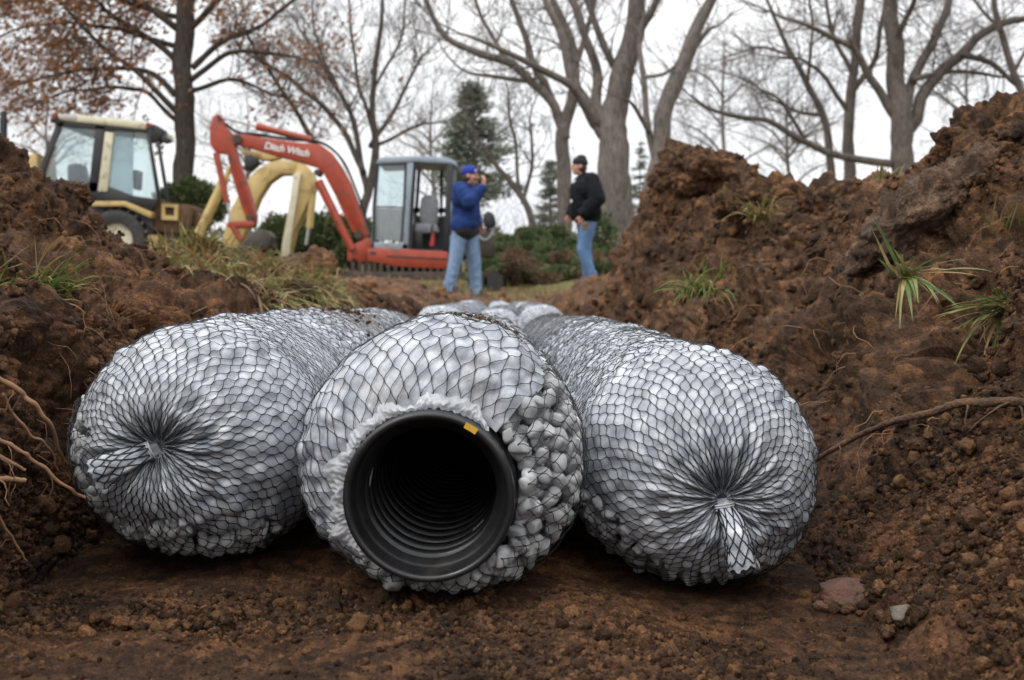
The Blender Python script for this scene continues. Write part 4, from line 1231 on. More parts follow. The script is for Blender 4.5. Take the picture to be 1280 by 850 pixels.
tree('tall bare tree between the two men with a long limb reaching left', 25, [
    [(707, 320, 11), (706, 240, 10), (704, 185, 9.3), (706, 150, 8.6), (719, 105, 7), (716, 60, 6), (700, 20, 5), (680, -25, 3)],
    [(704, 175, 7.5), (700, 150, 7.5), (688, 125, 7), (640, 84, 6.5), (580, 60, 5), (545, 25, 4), (525, -15, 2.5)],
    [(690, 130, 6), (660, 60, 5), (640, 0, 4), (630, -50, 2)], [(712, 90, 5), (735, 40, 4), (745, -20, 3)],
    [(640, 84, 4), (600, 20, 3), (585, -40, 2)], [(660, 100, 4), (620, 95, 3), (585, 92, 2), (560, 75, 1)]],
    'bark_grey', 5, dens=.65, lev=2, up=.15, tl=(.7, 1.7), spread=1.4, group=GT, tmin=.010)
tree('large bare tree on the right with a long low limb reaching left', 26, [
    [(1130, 260, 17), (1128, 210, 15), (1125, 150, 14), (1122, 100, 12), (1118, 50, 11), (1115, 0, 9), (1112, -70, 5)],
    [(1129, 172, 10), (1160, 112, 9), (1200, 66, 7.5), (1240, 36, 6), (1295, 20, 4)],
    [(1126, 150, 8), (1150, 80, 7), (1180, 20, 6), (1198, -30, 4)],
    [(1118, 205, 6), (1060, 198, 5.5), (1010, 180, 5), (960, 152, 4), (900, 142, 3), (860, 118, 1.5)],
    [(1120, 148, 7), (1090, 100, 6), (1060, 58, 4.5), (1000, 30, 3)],
    [(1140, 100, 5), (1190, 90, 3.5), (1250, 95, 2)], [(1200, 66, 5), (1240, 80, 4), (1290, 120, 2)], [(1118, 60, 5), (1140, 10, 4), (1150, -40, 2)],
    [(1010, 180, 3), (980, 130, 2.5), (950, 110, 1.5)]],
    'bark_mid', 6, dens=.95, lev=2, up=.10, tl=(.8, 2.0), spread=1.6, group=GT, tmin=.010)
tree('upright bare tree left of the large right hand tree', 28, [
    [(1064, 250, 9), (1062, 215, 8), (1062, 150, 7), (1068, 80, 6), (1075, 0, 6), (1082, -60, 3)],
    [(1064, 120, 5), (1090, 80, 4), (1105, 20, 3), (1100, -30, 2)], [(1063, 145, 4), (1035, 100, 3), (1000, 75, 2), (960, 70, 1)],
    [(1066, 95, 4), (1040, 40, 3), (1030, -20, 2)]],
    'bark_mid', 7, dens=1.0, lev=2, up=.08, tl=(.8, 1.9), spread=1.3, group=GT, tmin=.010)
tree('thin bare tree at the left of the right hand group of trees', 29, [
    [(1040, 250, 6), (1039, 215, 5.5), (1030, 150, 5), (1006, 100, 4), (985, 60, 3), (958, -5, 2)],
    [(1028, 145, 3), (1000, 140, 2.5), (960, 120, 1.5)], [(1008, 105, 3), (1015, 50, 2), (1010, -10, 1.5)], [(990, 70, 2.5), (950, 60, 2), (910, 70, 1)]],
    'bark_mid', 8, dens=1.2, lev=2, up=.06, tl=(.7, 1.8), spread=1.3, group=GT, tmin=.009)
tree('bare trunk leaning in at the far right edge of the photograph', 25, [
    [(1300, 190, 6), (1290, 150, 5.5), (1266, 85, 4.5), (1246, 20, 4), (1238, -40, 2)],
    [(1268, 90, 3), (1290, 50, 2), (1300, 10, 1)], [(1250, 40, 3), (1220, 0, 2), (1200, -40, 1)]],
    'bark_mid', 9, dens=.8, lev=2, up=.1, tl=(.7, 1.6), spread=1, group=GT, tmin=.009)
tree('small leaning tree with thin foliage behind the man in blue', 23, [
    [(668, 300, 5), (660, 262, 4.5), (642, 232, 4), (620, 205, 3), (600, 180, 2)],
    [(650, 242, 3), (648, 205, 2.5), (640, 150, 2), (636, 110, 1)], [(656, 255, 3), (664, 200, 2.5), (662, 150, 1.5)]],
    'bark_mid', 10, dens=1.1, lev=2, up=.12, tl=(.5, 1.2), spread=.8, leaves=260, leafmat='needle', leafsize=.05, group=GT, tmin=.008)
for k, (px, top, hw, lab) in enumerate([(905, 60, 70, 'pale distant bare tree in the gap left of the right hand trees'), (985, 110, 50, 'low pale bare tree far behind the sod clod'),
                           (540, 120, 45, 'faint distant bare tree behind the excavator cab'), (1210, 60, 60, 'pale distant bare tree behind the far right trunk'),
                           (310, 150, 50, 'faint distant bare tree behind the excavator bucket'), (60, 120, 60, 'faint distant bare tree behind the backhoe cab')]):
    h = 330 - top
    lim = [[(px, 330, 4), (px + 3, 250, 3.2), (px - 2, top + h * .3, 2), (px, top, .8)]]
    rr_ = random.Random(60 + k)
    for q in range(9):
        y0 = rr_.uniform(top + h * .2, 260); sgn = rr_.choice((-1, 1)); a = rr_.uniform(.4, 1) * hw
        lim.append([(px, y0, 2), (px + sgn * a * .5, y0 - a * .55, 1.4), (px + sgn * a, y0 - a * .8, .7)])
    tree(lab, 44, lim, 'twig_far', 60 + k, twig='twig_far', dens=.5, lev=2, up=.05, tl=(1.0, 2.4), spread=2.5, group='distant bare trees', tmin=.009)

def conifer(label, px, top, base, hw, Y, seed, n=40, cat='conifer', sparse=1.0):
    rnd = random.Random(seed); root = empty('conifer_tree', P(px, 376, Y)); root.location.z = 0; O = root.location.copy(); tag(root, label, cat, 'evergreens behind the site')
    a = P(px, base, Y) - O; b = P(px, top, Y) - O; H = (b - a).z; W = hw * Y / F
    tr = MB(); tr.tube([a - Vector((0, 0, 1.5)), a, a.lerp(b, .5), b], [W * .09, W * .08, W * .045, .01], 8)
    lf = MB()
    for k in range(int(n * sparse)):
        t = (k + rnd.random()) / (n * sparse); z = a.z + H * (.03 + .97 * t)
        L0 = W * (1 - t)**.75 * 1.08 + .08
        for q in range(rnd.randint(5, 7)):
            an = rnd.uniform(0, 6.283); L = L0 * rnd.uniform(.5, 1.12)
            d = Vector((math.cos(an), math.sin(an), rnd.uniform(-.15, .35)))
            pts = [Vector((0, 0, z)), Vector((0, 0, z)) + d * L * .5, Vector((0, 0, z - L * .06)) + d * L]
            tr.tube(pts, [.018, .012, .004], 4, False)
            for m in range(int(16 + 46 * L / W)):
                f = rnd.uniform(.2, 1.02); c = pts[0].lerp(pts[2], f) + Vector((rnd.gauss(0, .09), rnd.gauss(0, .09), rnd.gauss(0, .06))) * (W / 1.2)
                dd = (d + Vector((rnd.gauss(0, .6), rnd.gauss(0, .6), rnd.gauss(.25, .4)))).normalized(); s = dd.orthogonal().normalized(); ln = rnd.uniform(.09, .20) * W / 1.2
                lf.add([c - s * ln * .2, c + dd * ln, c + s * ln * .2], [(0, 1, 2)])
    tr.build('trunk', M['bark_dark'], root, smooth=True); lf.build('crown', M['needle'], root)
conifer('grey green conifer standing behind the excavator cab', 592, 104, 262, 66, 34, 1, 25)
conifer('small dark conifer between the men low on the horizon', 688, 200, 300, 26, 38, 2, 24)
conifer('pale green conifer glimpsed between the forked trunk and the leaning trunk', 800, 178, 290, 20, 40, 3, 20)

def shrub(label, blobs, Y, seed, n, leaf=.07, mat='juniper'):
    rnd = random.Random(seed); cx = sum(b[0] for b in blobs) / len(blobs)
    root = empty('shrub', P(cx, 376, Y)); root.location.z = 0; O = root.location.copy(); tag(root, label, 'shrub', 'evergreen shrubs behind the site')
    lf = MB(); st = MB()
    for (x, y, rx, ry, dy) in blobs:
        c = P(x, y, Y + dy) - O; sx = rx * Y / F; sz = ry * Y / F; sy = sx * .8
        nf = int(n * 4.5 * rx * ry / 900)
        for q in range(nf):
            v = Vector((rnd.gauss(0, 1), rnd.gauss(0, 1), rnd.gauss(0, 1))).normalized() * rnd.uniform(.25, 1)**.5
            k = 1 + .35 * mnoise.noise(v * 2.2 + Vector((seed, x, 0)))
            p = c + Vector((v.x * sx, v.y * sy, v.z * sz)) * k
            d = (Vector((v.x, v.y, v.z + .5)) + Vector((rnd.gauss(0, .5), rnd.gauss(0, .5), rnd.gauss(0, .5)))).normalized(); s = d.orthogonal().normalized(); ln = leaf * rnd.uniform(.7, 1.7)
            lf.add([p - s * ln * .3, p + d * ln, p + s * ln * .3], [(0, 1, 2)])
        for q in range(10):
            e = c + Vector((rnd.uniform(-.8, .8) * sx, rnd.uniform(-.6, .6) * sy, rnd.uniform(-.2, .8) * sz))
            b = c + Vector((rnd.uniform(-.3, .3) * sx, 0, -sz * 1.15)); st.tube([b, b.lerp(e, .5) + Vector((0, 0, .1 * sz)), e], [.014, .009, .004], 4, False)
    st.build('stems', M['bark_dark'], root)['kind'] = 'stuff'; lf.build('foliage', M[mat], root)
shrub('dark green juniper behind the backhoe beside the oak trunk', [(240, 250, 34, 26, 0), (262, 258, 24, 20, .3), (215, 255, 22, 20, -.2)], 22, 1, 900)
shrub('dark green juniper framed by the yellow boom', [(350, 300, 34, 30, 0), (400, 300, 30, 34, .3), (425, 300, 22, 30, 0)], 22, 2, 800)
bl_ = []; rj = random.Random(8)
for k in range(46):
    x_ = rj.uniform(592, 762); f_ = rj.random(); bl_.append((x_, 298 + 54 * f_ - (8 if 630 < x_ < 700 else 0), rj.uniform(14, 26), rj.uniform(7, 13), 1.6 - 3.2 * f_))
shrub('low spreading green juniper between the two men', bl_, 18, 3, 1500, .042)
bl_ = []
for k in range(18):
    x_ = rj.uniform(598, 750); bl_.append((x_, 318 + 40 * rj.random(), rj.uniform(10, 20), rj.uniform(5, 9), rj.uniform(-1.2, .2)))
shrub('rusty brown low brush growing in front of the green juniper', bl_, 17, 13, 800, .038, 'brownbrush')
shrub('brown green shrub in the gap behind the man in black', [(748, 300, 22, 36, 0), (735, 330, 20, 26, -.3)], 18.5, 4, 500, .06)
shrub('green shrub low behind the excavator boom', [(455, 300, 20, 26, 0), (440, 318, 22, 18, 0)], 21.5, 5, 600)

rnd = random.Random(77); lf = MB(); st = MB()
for k in range(15000):
    Yk = rnd.uniform(30, 36); px = rnd.uniform(-60, 1340)
    topy = 292 + 26 * mnoise.noise(Vector((px * .012, 1, 0))) + 12 * mnoise.noise(Vector((px * .04, 2, 0)))
    py = 345 - (345 - topy) * rnd.random()**.8; c = P(px, py, Yk)
    if px > 470 and px < 560 and py < 310 and rnd.random() < .5: continue
    dd = Vector((rnd.gauss(0, .6), rnd.gauss(0, .6), rnd.gauss(.5, .5))).normalized(); s = dd.orthogonal().normalized(); ln = rnd.uniform(.10, .24)
    lf.add([c - s * ln * .28, c + dd * ln, c + s * ln * .28], [(0, 1, 2)])
for k in range(900):
    Yk = rnd.uniform(30, 36); px = rnd.uniform(-60, 1340); c = P(px, 345, Yk); h = rnd.uniform(1.0, 2.6)
    grow(st, c, (rnd.gauss(0, .3), rnd.gauss(0, .2), 1), h, .014, 1, rnd, .1)
o = lf.build('thicket_leaves', M['thicket']); tag(o, 'far low thicket of evergreen and brown brush closing the view', 'thicket', kind='stuff')
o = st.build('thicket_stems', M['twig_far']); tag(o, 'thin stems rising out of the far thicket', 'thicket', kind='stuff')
# ------------------------------------------------------------------ machines
M['red'] = pm('worn_red_paint', (.36, .052, .021), (.28, .042, .019), 6, .42, .1, 60, .003, dirt=(.10, .055, .035), dirt_amt=.35, dscale=5)
M['cabgrey'] = pm('blue_grey_paint', (.27, .32, .37), (.22, .26, .31), 5, .45, dirt=(.14, .12, .10), dirt_amt=.2)
M['black'] = pm('black_rubber', (.014, .014, .015), (.022, .021, .020), 12, .6, dirt=(.06, .04, .028), dirt_amt=.4, dscale=6)
M['track'] = pm('muddy_track', (.022, .019, .017), (.055, .038, .028), 8, .8, dirt=(.085, .05, .032), dirt_amt=.6, dscale=5)
M['steel'] = pm('bright_steel', (.5, .5, .5), (.4, .4, .4), 20, .25, metal=.9)
M['dsteel'] = pm('dark_steel', (.045, .042, .040), (.075, .065, .055), 10, .55, metal=.5, dirt=(.08, .048, .03), dirt_amt=.5, dscale=7)
M['yellow'] = pm('ochre_yellow_paint', (.54, .395, .155), (.45, .325, .125), 5, .5, dirt=(.14, .085, .04), dirt_amt=.35, dscale=3)
M['cream'] = pm('cream_paint', (.62, .58, .42), (.52, .49, .36), 6, .5, dirt=(.30, .26, .19), dirt_amt=.35)
M['cabblack'] = pm('black_cab_paint', (.012, .013, .015), (.02, .02, .022), 6, .4)
M['rust'] = pm('earth_caked_steel', (.13, .065, .033), (.07, .038, .022), 7, .85, .6, 40, .02)
M['whitepaint'] = pm('white_lettering', (.80, .78, .74), (.7, .68, .64), 30, .5)
M['seatgrey'] = pm('grey_seat_cover', (.30, .31, .33), (.2, .21, .23), 12, .7, .5, 30, .02)
M['redplastic'] = pm('red_lens', (.35, .015, .012), (.28, .012, .01), 10, .3)
M['lampglass'] = pm('lamp_glass', (.5, .5, .5), (.35, .35, .35), 20, .15)
def glass(name, tint, alpha):
    t = NT(name)
    tr = t.n.new('ShaderNodeBsdfTransparent'); tr.inputs['Color'].default_value = (*tint, 1)
    gl = t.n.new('ShaderNodeBsdfGlossy'); gl.inputs['Roughness'].default_value = .06; gl.inputs['Color'].default_value = (.9, .95, 1, 1)
    df = t.n.new('ShaderNodeBsdfDiffuse'); df.inputs['Color'].default_value = (.30, .33, .34, 1)
    lw = t.n.new('ShaderNodeLayerWeight'); lw.inputs['Blend'].default_value = .35
    m1 = t.n.new('ShaderNodeMixShader'); t.l.new(t.ramp(lw.outputs['Fresnel'], [(0, .05), (1, .6)]), m1.inputs[0]); t.l.new(tr.outputs[0], m1.inputs[1]); t.l.new(gl.outputs[0], m1.inputs[2])
    m2 = t.n.new('ShaderNodeMixShader'); t.l.new(t.ramp(t.noise(2.5, 5), [(.3, alpha * .6), (.7, alpha)]), m2.inputs[0]); t.l.new(m1.outputs[0], m2.inputs[1]); t.l.new(df.outputs[0], m2.inputs[2])
    t.l.new(m2.outputs[0], t.out.inputs['Surface']); return t.m
M['glass'] = glass('cab_glass', (.92, .965, .965), .06)
M['glass_dark'] = glass('dark_cab_glass', (.62, .72, .74), .22)
M['glass_dusty'] = glass('dusty_cab_glass', (.6, .62, .63), .75)

def sub(mb, name, mat, root, auto=35):
    o = mb.build(name, M[mat] if isinstance(mat, str) else mat, root, auto=auto)
    O = Vector(root.location)
    p = root
    o.data.transform(Matrix.Translation(-O)); return o
def subsub(mb, name, mat, parent, root, auto=35):
    o = mb.build(name, M[mat], parent, auto=auto); o.data.transform(Matrix.Translation(-Vector(root.location))); return o
def pl(pts, f=None): return [f(*p) if f else p for p in pts]
def T3(mb, a, b, r0, r1, Y, n=12, f=C2): mb.tube([P(*f(*a), Y), P(*f(*b), Y)], [r0 * Y / F, r1 * Y / F], n); return mb
def pin(mb, c, r, Y, th, f=C2):
    p = P(*f(*c), Y); mb.tube([p, p + Vector((0, th, 0))], [r * Y / F] * 2, 16); return mb

# red mini excavator, side on, facing left
EY = 18.0
ex = empty('mini_excavator', P(520, 376, EY)); ex.location.z = on_ground(ex.location.x, EY); tag(ex, 'red mini excavator with blue grey cab and boom raised over the trench', 'excavator')
bo = sub(MB().prism(pl([(160, 150), (195, 148), (280, 163), (420, 183), (505, 190), (548, 222), (590, 280), (625, 345), (692, 530), (695, 552), (672, 566), (648, 556), (620, 515), (560, 385), (520, 310), (490, 280), (430, 262), (330, 235), (200, 197), (165, 188)], C2), EY, .20, .015), 'boom', 'red', ex)
tx = bpy.data.curves.new('lettering', 'FONT'); tx.body = 'Ditch Witch'; tx.size = .172; tx.extrude = .004; tx.offset = .0035; tx.shear = .15; tx.space_character = .94
tmp = bpy.data.objects.new('lettering', tx); COL.objects.link(tmp)
lme = bpy.data.meshes.new_from_object(tmp.evaluated_get(bpy.context.evaluated_depsgraph_get())); bpy.data.objects.remove(tmp)
lme.materials.clear(); to = link('lettering', lme, M['whitepaint'], bo)
to.location = P(*C2(283, 206), EY - .008) - Vector(ex.location); to.rotation_euler = (R(90), R(10.5), 0)
m = MB(); T3(m, (265, 122), (470, 172), 4.2, 4.2, EY + .1); T3(m, (255, 120), (285, 127), 5, 5, EY + .1); m2 = sub(m, 'arm_cylinder', 'red', ex)
subsub(T3(MB(), (120, 86), (262, 122), 1.5, 1.5, EY + .1), 'piston_rod', 'steel', m2, ex)
m = MB(); T3(m, (497, 335), (632, 606), 5.5, 5.0, EY - .02); sub(m, 'boom_cylinder', 'red', ex)
di = sub(MB().prism(pl([(98, 68), (112, 76), (132, 122), (160, 150), (170, 205), (186, 262), (222, 365), (252, 470), (248, 506), (222, 505), (192, 430), (152, 300), (138, 228), (92, 222), (70, 190), (68, 122), (82, 80)], C2), EY + .02, .17, .012), 'dipper', 'red', ex)
for c_, r_, dy_, th_ in [((178, 168), 5.5, -.04, .30), ((105, 85), 2.5, -.03, .26), ((492, 300), 4, -.04, .28), ((225, 480), 4, -.04, .3), ((655, 545), 5, -.05, .32)]:
    sub(pin(MB(), c_, r_, EY + dy_, th_), 'pivot_pin', 'dsteel', ex)
m = MB(); T3(m, (95, 225), (138, 420), 4.2, 3.6, EY - .03); bc = sub(m, 'bucket_cylinder', 'red', ex)
subsub(T3(MB(), (138, 420), (154, 495), 1.7, 1.7, EY - .03), 'piston_rod', 'steel', bc, ex)
m = MB(); m.prism(pl([(133, 505), (150, 492), (235, 490), (245, 500), (240, 515), (150, 520), (137, 515)], C2), EY - .04, .24, .01); T3(m, (160, 512), (192, 568), 3.8, 3.6, EY); sub(m, 'bucket_link', 'red', ex)
m = MB(); m.prism(pl([(165, 618), (185, 585), (215, 560), (262, 520), (292, 528), (312, 552), (306, 590), (268, 612), (205, 632), (182, 640)], C2), EY - .12, .45, .012)
for k in range(4): m.box(P(*C2(176, 628), EY - .08 + k * .12), (.05, .05, .10), Matrix.Rotation(.4, 3, 'Y'))
sub(m, 'bucket', 'dsteel', ex)
sub(MB().prism(pl([(188, 655), (205, 632), (245, 612), (270, 612), (268, 632), (235, 648), (205, 665)], C2), EY - .1, .4, .008), 'bucket_lip', 'red', ex)
house = sub(MB().prism(pl([(688, 600), (760, 598), (1006, 612), (1008, 676), (985, 682), (800, 672), (768, 664), (690, 652)], C2), EY - .15, 1.35, .03), 'house', 'red', ex)
m = MB(); m.prism(pl([(765, 628), (1004, 640), (1004, 646), (765, 634)], C2), EY - .155, .02); m.prism(pl([(700, 612), (722, 613), (722, 624), (700, 622)], C2), EY - .156, .02); subsub(m, 'trim_strip', 'black', house, ex)
sub(MB().prism(pl([(612, 600), (640, 582), (690, 556), (708, 566), (706, 604), (690, 652), (655, 655), (640, 640), (622, 655), (610, 640)], C2), EY - .02, .5, .015), 'boom_bracket', 'red', ex)
cab = sub(MB().prism(pl([(722, 262), (735, 244), (760, 238), (900, 234), (1000, 240), (1035, 255), (1048, 276), (1040, 280), (1015, 268), (880, 260), (850, 262), (735, 268)], C2), EY - .12, 1.05, .03), 'cab_roof', 'cabgrey', ex)
m = MB()
for dy in (-.10, .86):
    m.prism(pl([(724, 262), (736, 262), (718, 560), (718, 598), (706, 598), (706, 540)], C2), EY + dy, .06, .008)
    m.prism(pl([(846, 260), (872, 260), (858, 420), (850, 602), (826, 602), (838, 420)], C2), EY + dy, .07, .008)
m.prism(pl([(706, 574), (850, 582), (850, 604), (706, 598)], C2), EY - .1, 1.02, .008)
sub(m, 'cab_frame', 'cabgrey', ex)
m = MB()
for dy in (-.10, .88): m.prism(pl([(1004, 262), (1030, 266), (1018, 440), (1012, 612), (988, 612), (996, 440)], C2), EY + dy, .05, .006)
m.prism(pl([(850, 600), (1008, 606), (1008, 614), (850, 608)], C2), EY - .08, 1.0)
m.prism(pl([(888, 262), (902, 262), (890, 440), (885, 470), (872, 470), (878, 420)], C2), EY + .9, .04)
m.prism(pl([(975, 265), (990, 265), (985, 470), (975, 470)], C2), EY + .9, .04)
m.prism(pl([(870, 440), (1000, 440), (1000, 460), (870, 460)], C2), EY + .9, .04)
m.prism(pl([(722, 432), (840, 436), (840, 442), (722, 438)], C2), EY - .06, .02)
m.prism(pl([(872, 262), (1012, 266), (1008, 292), (872, 288)], C2), EY + .84, .06)
m.prism(pl([(872, 470), (1000, 474), (1000, 604), (868, 602)], C2), EY + .84, .05)
m.prism(pl([(868, 262), (884, 262), (872, 440), (864, 600), (850, 600), (856, 430)], C2), EY - .06, .05)
m.prism(pl([(724, 264), (738, 266), (722, 432), (720, 574), (708, 572), (710, 430)], C2), EY - .105, .03)
m.prism(pl([(736, 262), (846, 260), (845, 270), (737, 272)], C2), EY - .105, .03); m.prism(pl([(836, 270), (845, 270), (838, 440), (828, 575), (820, 575), (829, 440)], C2), EY - .105, .03)
sub(m, 'inner_frame', 'cabblack', ex)
m = MB()
for k, (o1, r1) in enumerate([(0, 1.3), (5, 1.2)]):
    m.tube(wiggle([P(*C2(x_, y_ + o1), EY + .06 + .05 * k) for x_, y_ in [(112, 92), (180, 140), (260, 150), (380, 168), (500, 178), (560, 215), (605, 275), (650, 380), (700, 520)]], 40, .012, k), [r1 * EY / F] * 40, 6)
sub(m, 'hose', 'cabblack', ex)
sub(MB().prism(pl([(737, 268), (843, 266), (838, 434), (722, 430)], C2), EY - .07, .012), 'window', 'glass', ex)
sub(MB().prism(pl([(720, 440), (836, 444), (826, 572), (718, 566)], C2), EY - .07, .012), 'lower_window', 'glass_dusty', ex)
sub(MB().prism(pl([(737, 268), (843, 266), (838, 434), (722, 430)], C2), EY + .9, .012), 'window', 'glass', ex)
sub(MB().prism(pl([(1012, 268), (1040, 276), (1034, 440), (1024, 600), (1006, 600)], C2), EY + .0, .02, 0), 'rear_window', 'glass_dark', ex)
m = MB(); m.prism(pl([(900, 400), (920, 388), (955, 388), (965, 400), (960, 500), (905, 510), (892, 470)], C2), EY + .25, .45, .05); m.prism(pl([(860, 500), (960, 500), (965, 535), (870, 545)], C2), EY + .22, .5, .04); sub(m, 'seat', 'seatgrey', ex)
m = MB(); m.prism(pl([(855, 530), (905, 530), (905, 604), (855, 604)], C2), EY + .2, .6, .03); T3(m, (945, 505), (940, 600), 1.2, 1.2, EY + .1); T3(m, (880, 460), (872, 540), 1.2, 1.2, EY + .1); sub(m, 'control_console', 'cabblack', ex)
m = MB(); T3(m, (948, 555), (944, 590), 2.2, 3.4, EY + .05); T3(m, (951, 540), (948, 556), 1.6, 2, EY + .05); sub(m, 'extinguisher', 'redplastic', ex)
def stadium(x0, x1, y, r, n=10):
    out = []
    for k in range(n + 1): a = math.pi / 2 + math.pi * k / n; out.append((x0 + r * math.cos(a), y - r * math.sin(a)))
    for k in range(n + 1): a = -math.pi / 2 + math.pi * k / n; out.append((x1 + r * math.cos(a), y - r * math.sin(a)))
    return out
for dy in (-.3, .85):
    m = MB(); m.prism(pl(stadium(600, 1105, 728, 36), C2), EY + dy, .35, .02)
    pr = [P(*C2(*q), EY + dy) for q in stadium(600, 1105, 728, 37)]
    tot = []
    for i in range(len(pr)):
        a, b = pr[i], pr[(i + 1) % len(pr)]; k = max(1, int((b - a).length / .12))
        for j in range(k): tot.append((a.lerp(b, j / k), (b - a).normalized()))
    for q, dd in tot: m.box(q + Vector((0, .175, 0)), (.055, .37, .04), Vector((1, 0, 0)).rotation_difference(dd).to_matrix())
    sub(m, 'track', 'track', ex)
m = MB(); m.prism(pl([(760, 672), (960, 680), (960, 705), (760, 700)], C2), EY + .1, .7, .02); sub(m, 'undercarriage', 'dsteel', ex)

# yellow backhoe loader behind, facing left
BY = 20.5
bk = empty('backhoe_loader', P(180, 376, BY)); bk.location.z = on_ground(bk.location.x, BY); tag(bk, 'yellow backhoe loader with black cab frame and cream roof', 'backhoe')
ro = sub(MB().prism(pl([(186, 84), (192, 62), (275, 62), (285, 66), (505, 88), (518, 96), (516, 120), (400, 106), (280, 94)], C1), BY - .1, 1.7, .04), 'cab_roof', 'cream', bk)
m = MB(); m.prism(pl([(176, 92), (184, 62), (200, 60), (215, 90), (205, 104)], C1), BY - .12, 1.74, .01); subsub(m, 'roof_trim', 'cabblack', ro, bk); m = MB(); m.prism(pl([(512, 118), (518, 96), (548, 100), (575, 118), (570, 150), (545, 168), (522, 150)], C1), BY - .05, .35, .02); subsub(m, 'roof_trim', 'cabblack', ro, bk)
m = MB(); m.prism(pl([(570, 150), (582, 140), (602, 152), (600, 164), (582, 168)], C1), BY - .05, .12, .01); subsub(m, 'work_lamp', 'cabblack', ro, bk)
m = MB(); m.prism(pl([(518, 94), (534, 96), (534, 108), (518, 106)], C1), BY - .16, .05); subsub(m, 'tail_light', 'redplastic', ro, bk)
m = MB(); m.prism(pl([(186, 64), (198, 64), (196, 78), (184, 78)], C1), BY - .16, .05); subsub(m, 'tail_light', 'redplastic', ro, bk)
m = MB(); m.prism(pl([(212, 62), (268, 66), (268, 84), (212, 80)], C1), BY - .12, .05, .004); subsub(m, 'roof_lamp', 'lampglass', ro, bk)
for dy in (-.06, 1.40):
    m = MB()
    m.prism(pl([(200, 92), (222, 94), (160, 262), (158, 330), (135, 330), (138, 262)], C1), BY + dy, .06, .006)
    m.prism(pl([(338, 104), (372, 108), (344, 340), (312, 340)], C1), BY + dy, .06, .006)
    m.prism(pl([(205, 90), (525, 118), (525, 130), (205, 108)], C1), BY + dy, .06, .006)
    m.prism(pl([(516, 120), (528, 120), (570, 365), (556, 372)], C1), BY + dy, .05, .006)
    m.prism(pl([(552, 160), (564, 160), (600, 372), (588, 378)], C1), BY + dy, .05, .006)
    m.prism(pl([(140, 296), (345, 306), (470, 352), (560, 366), (540, 404), (330, 368), (140, 345)], C1), BY + dy, .06, .006)
    sub(m, 'cab_frame', 'cabblack', bk)
sub(MB().prism(pl([(372, 126), (402, 130), (380, 338), (346, 338)], C1), BY - .08, .08, .006), 'door_pillar', 'cream', bk)
sub(MB().prism(pl([(222, 108), (336, 120), (316, 304), (158, 296)], C1), BY - .03, .012), 'window', 'glass', bk)
sub(MB().prism(pl([(406, 120), (474, 126), (470, 352), (384, 330)], C1), BY - .03, .012), 'window', 'glass_dark', bk)
sub(MB().prism(pl([(478, 126), (516, 132), (560, 366), (474, 354)], C1), BY - .03, .012), 'window', 'glass', bk)
sub(MB().prism(pl([(222, 108), (516, 130), (560, 366), (158, 300)], C1), BY + 1.43, .012), 'window', 'glass', bk)
m = MB(); m.prism(pl([(235, 240), (275, 235), (290, 300), (235, 320)], C1), BY + .5, .5, .06); m.prism(pl([(470, 260), (490, 262), (486, 330), (470, 330)], C1), BY + .5, .3, .03); T3(m, (300, 300), (285, 240), 2, 2, BY + .5, f=C1); sub(m, 'seat', 'cabblack', bk)
sub(MB().prism(pl([(322, 372), (442, 372), (538, 412), (532, 432), (440, 390), (322, 390)], C1), BY - .12, .5, .012), 'fender', 'yellow', bk)
m = MB(); m.prism(pl([(40, 330), (325, 335), (540, 405), (545, 500), (480, 520), (330, 470), (40, 470)], C1), BY + .05, 1.3, .03); sub(m, 'chassis', 'cabblack', bk)
m = MB(); m.prism(pl([(-120, 240), (130, 200), (140, 345), (40, 400), (-120, 400)], C1), BY + .25, .9, .05); sub(m, 'hood', 'yellow', bk); m = MB(); m.prism(pl([(495, 488), (560, 494), (556, 545), (500, 545)], C1), BY, 1.2, .02); sub(m, 'step', 'yellow', bk)
m = MB(); m.tube([P(*C1(12, 230), BY + .3), P(*C1(12, 90), BY + .3), P(*C1(14, 55), BY + .3)], [.075, .075, .06], 12); sub(m, 'exhaust_stack', 'cabblack', bk)
def tyre(c, r, w_):
    m = MB(); prof = [(.55, -.42), (.80, -.5), (.94, -.42), (1.0, -.25), (1.0, .25), (.94, .42), (.80, .5), (.55, .42)]
    n = 48; vs = []
    for (q, s) in prof:
        for k in range(n): a = 6.2832 * k / n; vs.append((c.x + q * r * math.cos(a), c.y + s * w_, c.z + q * r * math.sin(a)))
    mm = len(prof); m.add(vs, [(i * n + k, i * n + (k + 1) % n, (i + 1) * n + (k + 1) % n, (i + 1) * n + k) for i in range(mm - 1) for k in range(n)])
    for k in range(22):
        for s in (-1, 1):
            a = 6.2832 * (k + .25 * s) / 22; m.box(Vector((c.x + r * 1.0 * math.cos(a), c.y + s * w_ * .2, c.z + r * math.sin(a))), (.06, w_ * .42, .07), Matrix.Rotation(-a, 3, 'Y') @ Matrix.Rotation(s * .5, 3, 'X'))
    return m
tc_ = P(*C1(420, 512), BY + .1)
for dy in (0, 1.35):
    ty = tyre(tc_ + Vector((0, dy, 0)), .64, .42); ty = sub(ty, 'tyre', 'black', bk)
    m = MB(); q = tc_ + Vector((0, dy, 0)); m.tube([q - Vector((0, .10, 0)), q + Vector((0, .1, 0))], [.37, .37], 24); subsub(m, 'rim', 'cream', ty, bk)
m = MB(); m.prism(pl([(532, 372), (560, 362), (590, 378), (672, 384), (684, 400), (676, 480), (600, 490), (530, 470)], C1), BY + .1, .9, .04); m.prism(pl([(676, 430), (700, 410), (730, 440), (700, 480)], C1), BY + .2, .6, .03); sub(m, 'swing_frame', 'rust', bk)
